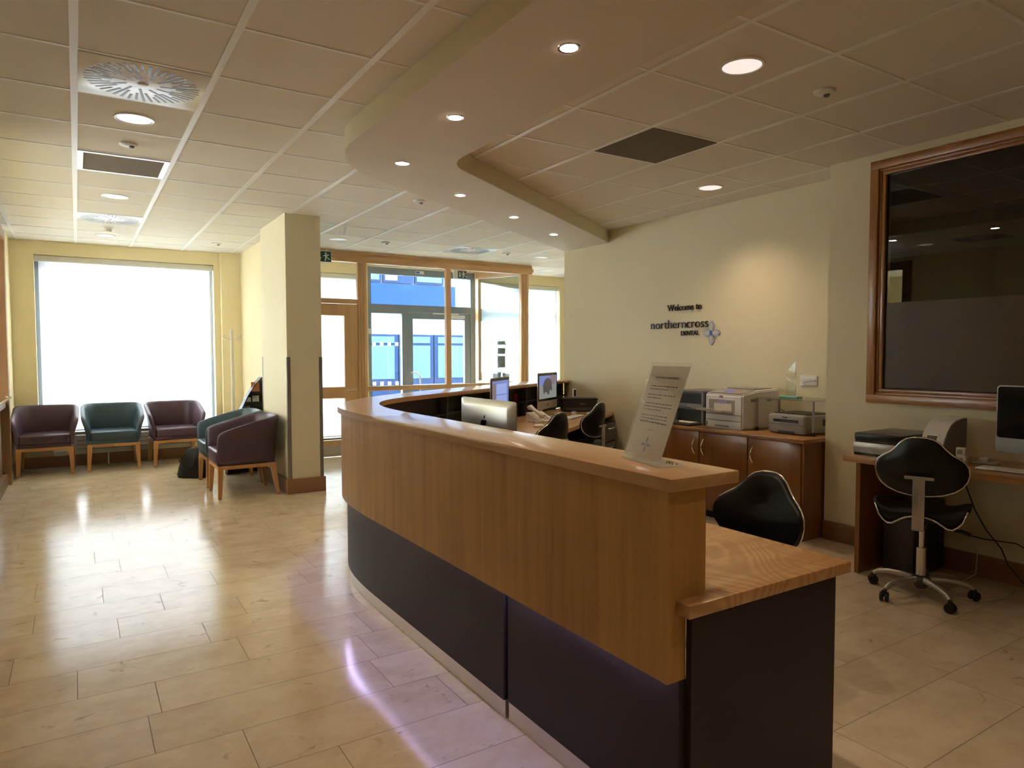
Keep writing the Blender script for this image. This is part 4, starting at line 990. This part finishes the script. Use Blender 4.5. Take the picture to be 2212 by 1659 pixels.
# small office machines round the far desk
pr = thing('printer', 'flat black printer on the inner desk against the sign wall', 'printer', (4.80, 2.42, .74), rad(-30))
bm = new(); box(bm, -.20, .20, 0, .20, 0, .135, bev=.006); obj('body', bm, 'black_pl', pr, 40); bm = new(); box(bm, -.205, .205, -.004, .205, .137, .155, bev=.004); obj('lid', bm, 'black_pl', pr, 40)
bm = new(); box(bm, .0, .06, -.005, .0, .088, .098); obj('name_strip', bm, 'mgrey_pl', pr); bm = new(); box(bm, -.17, .17, -.004, 0, .02, .05); obj('tray', bm, 'dgrey_pl', pr)
sk = thing('desk_speaker', 'small upright white and black speaker standing on the flat black printer', 'speaker', (4.80, 2.53, .895), rad(-30))
bm = new(); box(bm, -.022, .022, -.02, .02, .012, .105, bev=.003); obj('frame', bm, 'white_pl', sk, 40); B('grille', (-.006, .018, -.022, -.02, .02, .097), 'black_pl', sk); B('foot', (-.035, .035, -.03, .03, 0, .012), 'grey_pl', sk, .003)
rd = thing('tape_roll', 'red roll standing in the dark shelving behind the blue-screen computer', 'tape roll', (3.86, 2.335, .90))
bm = new(); lathe(bm, [(.022, -.02), (.042, -.02), (.042, .02), (.022, .02), (.022, -.02)], seg=24); bmesh.ops.transform(bm, matrix=Matrix.Translation((0, 0, .042)) @ Matrix.Rotation(rad(33), 4, 'Z') @ Matrix.Rotation(PI/2, 4, 'X'), verts=bm.verts); obj('roll', bm, 'red', rd, 40)
gdg = thing('desk_gadget', 'little blue and white gadget beside the animal-picture computer', 'gadget', (4.56, 2.22, .74), .3)  # unidentified small blue-lit device, built as a plain block with a blue top
bm = new(); box(bm, -.03, .03, -.015, .015, 0, .03, bev=.006); obj('body', bm, 'white_pl', gdg, 40); B('top', (-.025, .025, -.012, .012, .03, .036), 'vblue', gdg)

# ------------------------------------------------------------------ printers on the oak cabinet (front faces world -x)
rN = rad(-90)
p1 = thing('laser_printer', 'big white and grey laser printer with its paper flap open', 'printer', (4.625, .225, .765), rad(-94))
bm = new(); prof = [(0, 0), (.0, .285), (.02, .30), (.19, .325), (.44, .335), (.44, 0)]
a = [bm.verts.new((-.212, y, z)) for y, z in prof]; b = [bm.verts.new((.212, y, z)) for y, z in prof]; n = len(prof)
bm.faces.new(a); bm.faces.new(b[::-1])
for k in range(n): bm.faces.new((a[k], b[k], b[(k+1) % n], a[(k+1) % n]))
bmesh.ops.recalc_face_normals(bm, faces=bm.faces); bmesh.ops.bevel(bm, geom=list(bm.edges), offset=.012, segments=2, affect='EDGES'); obj('body', bm, 'white_pl', p1, 40)
bm = new(); box(bm, -.185, .185, .0, .16, 0, .004); bmesh.ops.transform(bm, matrix=Matrix.Translation((0, .018, .300)) @ Matrix.Rotation(math.atan2(.027, .17), 4, 'X'), verts=bm.verts); cp = obj('control_panel', bm, 'grey_pl', p1)
bm = new(); box(bm, -.045, .025, .05, .10, .0, .002); bmesh.ops.transform(bm, matrix=Matrix.Translation((0, .018, .3045)) @ Matrix.Rotation(math.atan2(.027, .17), 4, 'X'), verts=bm.verts); obj('display', bm, 'lcd', cp)
bm = new(); lathe(bm, [(.016, 0), (.014, .004), (0, .004)], (.065, .098, .3165), seg=16); 
for q in (-.15, -.12, -.09, .10, .13, .155): lathe(bm, [(.006, 0), (.005, .003), (0, .003)], (q, .092, .3155), seg=10)
obj('buttons', bm, 'cream_pl', cp)
B('top_cover', (-.15, .15, .20, .42, .3275, .342), 'grey_pl', p1, .003)
B('feeder_recess', (-.165, .13, -.002, .002, .145, .245), 'grey_pl', p1)
B('feeder_mechanism', (-.10, .10, -.006, .001, .150, .215), 'cream_pl', p1, .002); B('blue_catch', (-.07, .06, -.010, -.002, .218, .236), 'lilac', p1)
bm = new(); box(bm, -.165, .13, -.15, .0, 0, .008, bev=.002); box(bm, -.14, .06, -.24, -.14, .008, .014, bev=.002); box(bm, -.15, -.07, -.27, -.05, .022, .026); bmesh.ops.transform(bm, matrix=Matrix.Translation((0, -.003, .135)) @ Matrix.Rotation(rad(-8), 4, 'X'), verts=bm.verts); obj('paper_flap', bm, 'cream_pl', p1)
B('seam', (-.20, .20, -.0015, .001, .119, .123), 'dgrey_pl', p1); B('seam', (-.20, .20, -.0015, .001, .066, .070), 'dgrey_pl', p1)
B('paper_drawer', (-.20, .20, -.003, .001, .012, .064), 'white_pl', p1, .002); B('drawer_grip', (-.09, .07, -.005, -.002, .014, .028), 'grey_pl', p1); B('level_gauge', (-.188, -.178, -.005, -.002, .018, .052), 'dgrey_pl', p1)
label_text('printer_name', 'OKI', .026, 'red', p1, MX((-.045, -.0015, .262), (1, 0, 0), (0, 0, 1)), bold=.001)
bm = new()
for j in range(3): box(bm, .2115, .2135, .10, .16, .235+j*.009, .239+j*.009); box(bm, .2115, .2135, .29, .34, .235+j*.009, .239+j*.009)
obj('side_vents', bm, 'dgrey_pl', p1)
bm = new(); tube(bm, [(.16, .45, .09), (.20, .47, .16), (.27, .48, .13), (.30, .47, .05), (.30, .46, .02)], .0035, 6); obj('power_cable', bm, 'cable', p1, 180)

p2 = thing('laser_printer', 'small grey laser printer under the little glass shelf', 'printer', (4.70, -.335, .765), rad(-92))
bm = new(); box(bm, -.172, .172, 0, .36, .004, .158, bev=.022, seg=3); obj('body', bm, 'grey_pl', p2, 50)
B('top_tray', (-.155, .155, .05, .345, .156, .163), 'black_pl', p2, .002); B('front_slot', (-.115, .115, -.002, .01, .095, .118), 'black_pl', p2); B('slot_flap', (-.04, .10, -.006, -.001, .098, .110), 'dgrey_pl', p2)
B('seam', (-.17, .17, -.0012, .004, .078, .0805), 'dgrey_pl', p2); B('drawer_grip', (-.07, .08, -.0015, .004, .012, .028), 'dgrey_pl', p2)
label_text('printer_name', 'brother', .016, 'dgrey_pl', p2, MX((-.03, -.001, .130), (1, 0, 0), (0, 0, 1)), bold=.0006)
B('side_label', (.1715, .1735, .22, .27, .07, .12), 'dgrey_pl', p2)
p3 = thing('inkjet_printer', 'dark grey printer with two openings, half hidden by the notice', 'printer', (4.66, .65, .765), rad(-90))
bm = new(); box(bm, -.175, .175, .01, .38, .27, .295, bev=.008); box(bm, -.175, .175, .03, .38, .0, .27); obj('body', bm, 'dgrey_pl', p3)
B('scanner_lid', (-.17, .17, .0, .38, .285, .305), 'mgrey_pl', p3, .006); B('front_panel', (-.175, .175, -.005, .03, .135, .185), 'mgrey_pl', p3, .006); B('left_cheek', (-.175, -.150, .0, .03, 0, .285), 'mgrey_pl', p3, .004); B('right_cheek', (.150, .175, .0, .03, 0, .285), 'mgrey_pl', p3, .004)
B('upper_slot', (-.150, .150, .024, .029, .19, .27), 'black_in', p3); B('lower_slot', (-.150, .150, .024, .029, .02, .13), 'black_in', p3)
B('output_tray', (-.16, .16, -.16, .02, .004, .02), 'dgrey_pl', p3, .004); B('paper_sheet', (-.10, .11, -.10, .02, .021, .025), 'paper', p3); B('paper_stop', (-.03, .02, -.155, -.14, .02, .045), 'mgrey_pl', p3)

gs = thing('glass_shelf', 'little clear glass shelf on metal legs above the small grey printer', 'glass shelf', (4.90, -.265, .765))
bm = new(); prism(bm, [(-.19, .33), (-.19, -.24), (-.12, -.305), (.20, -.305), (.20, .33)], .268, .276, bev=.001); obj('shelf_top', bm, 'greenglass', gs)
for x, y in ((-.14, .245), (-.145, -.275), (.15, .245), (.15, -.275)):
    bm = new(); lathe(bm, [(.009, .02), (.009, .268)], (x, y, 0), seg=14); l = obj('leg', bm, 'silver', gs, 60)
    bm = new(); lathe(bm, [(.016, 0), (.016, .022), (.010, .028)], (x, y, 0), seg=14); obj('foot', bm, 'black_pl', l, 60)
aw = thing('glass_award', 'tall pointed clear glass trophy on a green glass base on the little shelf', 'trophy', (4.90, -.235, 1.0415), rad(-90))
B('base', (-.085, .085, -.035, .035, 0, .016), 'greenedge', aw, .004)
bm = new()
pf = [(-.042, .016), (.042, .016), (.042, .10), (.034, .125), (.018, .138), (.030, .150), (.044, .162), (.040, .182), (.040, .292), (.020, .285), (-.042, .205), (-.044, .175), (-.030, .155), (-.012, .140), (-.036, .135), (-.042, .12)]
a = [bm.verts.new((p[0], -.008, p[1])) for p in pf]; b = [bm.verts.new((p[0], .008, p[1])) for p in pf]; n = len(pf)
bm.faces.new(a); bm.faces.new(b[::-1])
for k in range(n): bm.faces.new((a[k], b[k], b[(k+1) % n], a[(k+1) % n]))
bmesh.ops.recalc_face_normals(bm, faces=bm.faces); ab = obj('glass_blade', bm, 'greenglass', aw)
bm = new(); tube(bm, [(.0405, 0, .185), (.0405, 0, .29)], .0022, 6); tube(bm, [(.0425, 0, .02), (.0425, 0, .10), (.034, 0, .126), (.018, 0, .139), (-.012, 0, .141), (-.032, 0, .156), (-.043, 0, .178)], .0020, 6); obj('polished_edge', bm, 'chrome', aw, 180)
wp = thing('wall_plate', 'white double blanking plate on the sign wall above the small printer', 'wall plate', (5.12, -.25, 1.178), rad(-90))
B('plate', (-.078, .078, -.010, 0, -.043, .043), 'white_pl', wp, .003); B('cover_strip', (-.058, .058, -.013, -.010, -.006, .018), 'white_pl', wp, .002)
bm = new()
for q in (-.066, .066): lathe(bm, [(.004, 0), (.003, .002), (0, .002)], (q, 0, 0), seg=10)
bmesh.ops.transform(bm, matrix=Matrix.Translation((0, -.010, 0)) @ Matrix.Rotation(PI/2, 4, 'X'), verts=bm.verts); obj('screws', bm, 'mgrey_pl', wp)

# ------------------------------------------------------------------ wall lettering
def petals(bm, cx, cz, L_, w, y0, y1, a0=0, four=True, scv=1.):
    for k in range(4):
        a = a0+k*PI/2; LL = L_*(1. if k % 2 else scv)
        pts = [(.0, 0), (.28, w*.75), (.55, w), (.82, w*.72), (1.0, 0), (.82, -w*.72), (.55, -w), (.28, -w*.75)]
        q = [(p[0]*LL, p[1]*L_) for p in pts]
        r = [(cx+x*math.cos(a)-z*math.sin(a), cz+x*math.sin(a)+z*math.cos(a)) for x, z in q]
        va = [bm.verts.new((x, y0, z)) for x, z in r]; vb = [bm.verts.new((x, y1, z)) for x, z in r]; n = len(r)
        bm.faces.new(va); bm.faces.new(vb[::-1])
        for i in range(n): bm.faces.new((va[i], vb[i], vb[(i+1) % n], va[(i+1) % n]))
    bmesh.ops.recalc_face_normals(bm, faces=bm.faces)
ws = thing('wall_sign', 'dark raised lettering with a pale blue petal cross on the cream wall', 'wall sign', (5.12, 1.60, 0), rad(-90))
def fit_text(name, txt, size, m, x0, x1, z, y, ext, bold=0.):
    me = textmesh(txt, size, ext, bold=bold); xs = [v.co.x for v in me.vertices]; k = (x1-x0)/(max(xs)-min(xs))
    me.transform(Matrix.Translation((x0, y, z)) @ MX((0, 0, 0), (1, 0, 0), (0, 0, 1)) @ Matrix.Scale(k, 4, (1, 0, 0)) @ Matrix.Translation((-min(xs), 0, 0))); return obj(name, me, m, ws)
fit_text('welcome_lettering', 'Welcome to', .090, 'letter_k', .233, .690, 1.836, -.014, .005, .0012)
fit_text('name_lettering', 'northern', .130, 'letter_b', .0, .486, 1.658, -.016, .006, -.0012)
fit_text('name_lettering', 'cross', .130, 'letter_k', .496, .776, 1.658, -.016, .006, -.0008)
fit_text('subtitle_lettering', 'DENTAL', .064, 'letter_k', .421, .660, 1.585, -.012, .004, .0012)
bm = new(); petals(bm, .810, 1.60, .118, .30, -.012, 0, 0, scv=.90); em = obj('emblem', bm, 'emb1', ws)
bm = new(); petals(bm, .810, 1.60, .104, .17, -.016, -.012, 0, scv=.90); obj('petal_inlay', bm, 'emb2', em)
bm = new(); pts = [(.0, .026), (.019, 0), (0, -.026), (-.019, 0)]; va = [bm.verts.new((.810+p[0], -.020, 1.60+p[1])) for p in pts]; vb = [bm.verts.new((.810+p[0], -.012, 1.60+p[1])) for p in pts]
bm.faces.new(va)
for i in range(4): bm.faces.new((va[i], vb[i], vb[(i+1) % 4], va[(i+1) % 4]))
bmesh.ops.recalc_face_normals(bm, faces=bm.faces); obj('emblem_centre', bm, 'emb3', em)

# ------------------------------------------------------------------ acrylic notice on the counter
dx, dy = 1.372-1.424, -2.326+2.105; rzN = math.atan2(dy, dx)
ns = thing('notice_holder', 'leaning clear acrylic notice holder with a printed sheet on the counter', 'notice', (1.398, -2.215, 1.0805), rzN)
lean = rad(20)
bm = new(); box(bm, -.112, .112, 0, .003, 0, .318); bmesh.ops.transform(bm, matrix=Matrix.Rotation(-lean, 4, 'X'), verts=bm.verts); obj('front_sheet', bm, 'acrylic', ns)
bm = new(); box(bm, -.112, .112, 0, .095, 0, .003); obj('foot', bm, 'acrylic', ns)
T = Matrix.Rotation(-lean, 4, 'X') @ Matrix.Translation((0, .0042, 0))
bm = new(); box(bm, -.105, .105, 0, .0006, .012, .309); bmesh.ops.transform(bm, matrix=T, verts=bm.verts); pp = obj('paper_sheet', bm, 'paper', ns)
TT = Matrix.Rotation(-lean, 4, 'X') @ Matrix.Translation((0, .0038, 0)) @ MX((0, 0, 0), (1, 0, 0), (0, 0, 1))
me = textmesh('ORTHODONTIC APPOINTMENTS', .0088, .0, .0002, 'CENTER'); me.transform(TT @ Matrix.Translation((0, .268, 0))); obj('heading', me, 'ink', pp)
bm = new(); r2 = random.Random(8)
yy = .242
for par in (2, 2, 3, 3):
    for ln in range(par):
        xx = -.078; end = .078 if ln < par-1 else .078-r2.uniform(.02, .09)
        while xx < end-.006:
            wl = min(r2.uniform(.006, .019), end-xx)
            vs = [bm.verts.new(p) for p in ((xx, yy, 0), (xx+wl, yy, 0), (xx+wl, yy+.0026, 0), (xx, yy+.0026, 0))]; bm.faces.new(vs); xx += wl+.0035
        yy -= .0098
    yy -= .0085
bmesh.ops.transform(bm, matrix=TT, verts=bm.verts); obj('body_text', bm, 'ink', pp)
bm = new(); xx = -.074
while xx < .07:
    wl = r2.uniform(.008, .018); vs = [bm.verts.new(p) for p in ((xx, .126, 0), (xx+wl, .126, 0), (xx+wl, .130, 0), (xx, .130, 0))]; bm.faces.new(vs); xx += wl+.003
bmesh.ops.transform(bm, matrix=TT, verts=bm.verts); obj('bold_line', bm, 'letter_k', pp)
me = textmesh('Thank You', .007, 0, 0, 'CENTER'); me.transform(TT @ Matrix.Translation((0, .102, 0))); obj('closing_line', me, 'ink', pp)
bm = new(); petals(bm, 0, .058, .027, .17, 0, .0001, rad(0)); bmesh.ops.transform(bm, matrix=Matrix.Rotation(-lean, 4, 'X') @ Matrix.Translation((0, .0038, 0)), verts=bm.verts); obj('printed_emblem', bm, 'lilac', pp)

# ------------------------------------------------------------------ side desk and its things
sd = thing('side_desk', 'long oak wall desk below the dark window at the right', 'desk', (4.13, -1.17, 0))
bm = new(); box(bm, 0, .615, -3.6, 0, .713, .75, bev=.003); obj('desk_top', bm, 'oak_y', sd, 40)
bm = new(); box(bm, .03, .60, -.105, -.075, 0, .713, bev=.002); obj('leg_panel', bm, 'oak_dim', sd)
bm = new(); box(bm, .03, .60, -3.4, -3.37, 0, .713, bev=.002); obj('leg_panel', bm, 'oak_dim', sd)
sn = thing('flatbed_scanner', 'flat scanner with silver front and black lid at the left end of the side desk', 'scanner', (4.23, -1.345, .75), rad(-90))
B('base', (-.165, .165, 0, .44, .016, .085), 'silver', sn, .006); B('foot_band', (-.160, .160, .004, .435, 0, .016), 'black_pl', sn); B('lid_hinge_band', (-.155, .155, .006, .43, .085, .10), 'black_pl', sn); B('lid', (-.158, .158, .0, .43, .10, .142), 'black_pl', sn, .006); B('lid_panel', (-.145, .145, .012, .42, .142, .146), 'mgrey_pl', sn, .001)
label_text('scanner_name', 'EPSON', .012, 'white_pl', sn, MX((-.02, -.0006, .045), (1, 0, 0), (0, 0, 1)), ext=.0003)
dv = thing('plate_scanner', 'rounded white desktop machine with a small screen beside the scanner', 'machine', (4.37, -1.590, .75), rad(-90)); dv.scale = (.94, .94, .95)
prof = [(.0, 0), (.012, .06), (.035, .12), (.075, .18), (.125, .225), (.185, .25), (.27, .262), (.31, .262), (.31, 0)]
def prf(name, x0, x1, m, grow=0.):
    bm = new(); a = [bm.verts.new((x0, y-grow*(y < .3), z+grow*(z > 0))) for y, z in prof]; b = [bm.verts.new((x1, y-grow*(y < .3), z+grow*(z > 0))) for y, z in prof]; n = len(prof)
    bm.faces.new(a); bm.faces.new(b[::-1])
    for k in range(n): bm.faces.new((a[k], b[k], b[(k+1) % n], a[(k+1) % n]))
    bmesh.ops.recalc_face_normals(bm, faces=bm.faces); return obj(name, bm, m, dv, 40)
prf('front_shell', -.075, .068, 'white_pl', .006); prf('side_cover', .068, .075, 'mgrey_pl')
bm = new(); lathe(bm, [(.046, -.004), (.046, .004), (.040, .006), (0, .006)], seg=28, sy=1.25); bmesh.ops.transform(bm, matrix=Matrix.Translation((-.008, .035, .130)) @ Matrix.Rotation(rad(62), 4, 'X'), verts=bm.verts); ep = obj('screen_surround', bm, 'white_gl', dv, 40)
bm = new(); box(bm, -.036, .026, -.024, .026, .006, .009); bmesh.ops.transform(bm, matrix=Matrix.Translation((-.004, .035, .130)) @ Matrix.Rotation(rad(62), 4, 'X'), verts=bm.verts); obj('screen', bm, 'mgrey_pl', ep)
for i, (x, y, z, s, lab) in enumerate(((4.38, -1.765, .75, .050, 'lower small white box beside the rounded machine'), (4.385, -1.755, .800, .046, 'small white box stacked on the other white box'))):
    bx = thing('small_box', lab, 'box', (x, y, z), rad(-80+i*8), 'two small white boxes')
    B('carton', (-s/2, s/2, -s/2, s/2, 0, s), 'white_pl', bx, .002); B('front_window', (-s*.38, s*.2, -s/2-.001, -s/2, s*.2, s*.8), 'grey_pl', bx)
cl = thing('cable_bundle', 'loose coil of pale cable and adapters behind the keyboard', 'cable', (4.50, -1.84, .75))
bm = new(); tube(bm, [(.055*math.cos(a)*(1+.2*math.sin(a*3)), .07*math.sin(a), .006+.003*(i % 5)) for i, a in enumerate([k*.5 for k in range(40)])], .0045, 6); obj('coil', bm, 'cablew', cl, 180); B('adapter', (-.03, .02, -.02, .025, .014, .040), 'white_pl', cl, .005)
pc = thing('computer_tower', 'black computer tower on the floor under the side desk', 'computer tower', (4.36, -1.32, 0))
B('case', (0, .36, -.20, 0, .01, .46), 'black_pl', pc, .006); B('front_panel', (-.012, 0, -.195, -.005, .015, .455), 'dgrey_pl', pc, .004)
bm = new()
for x in (.04, .32):
    for y in (-.17, -.03): lathe(bm, [(.015, 0), (.015, .011)], (x, y, 0), seg=10)
obj('feet', bm, 'rubber', pc)
ca = thing('power_cable', 'dark cable sagging from the side desk to the floor at the right', 'cable', (4.715, -1.60, 0))
bm = new(); tube(bm, [(-.015, .0, .71), (-.015, -.043, .58), (-.015, -.10, .429), (-.015, -.168, .312), (-.015, -.253, .216), (-.02, -.293, .127), (-.03, -.376, .046), (-.04, -.60, .006)], .0045, 6); obj('strand', bm, 'cable', ca, 180)
cb2 = thing('floor_cable', 'thin pale cables trailing on the floor under the side desk', 'cable', (4.5, -1.6, 0))
bm = new(); tube(bm, [(.17, -.10, .30), (.16, -.14, .16), (.10, -.16, .05), (-.05, -.12, .006), (-.22, -.14, .005), (-.30, -.22, .005), (-.24, -.34, .005), (-.05, -.40, .005), (.12, -.36, .005)], .004, 6); obj('strand', bm, 'cablew', cb2, 180)
bm = new(); tube(bm, [(.15, .02, .28), (.17, -.16, .26), (.18, -.34, .27), (.19, -.50, .20), (.19, -.52, .05), (.17, -.50, .005)], .004, 6); obj('strand', bm, 'cable', cb2, 180)
po = thing('wall_poster', 'faint picture poster stuck on the blind side of the lobby window', 'poster', (6.09, YF+.055, .72))
B('sheet', (0, .40, 0, .001, 0, .95), 'blind', po)
for x0, x1, z0, z1 in ((.02, .34, .84, .90), (.12, .36, .68, .78), (.10, .36, .44, .64), (.02, .18, .20, .36), (.22, .36, .24, .34), (.02, .36, .02, .14)):
    B('picture', (x0, x1, -.001, 0, z0, z1), 'print_grey', po)
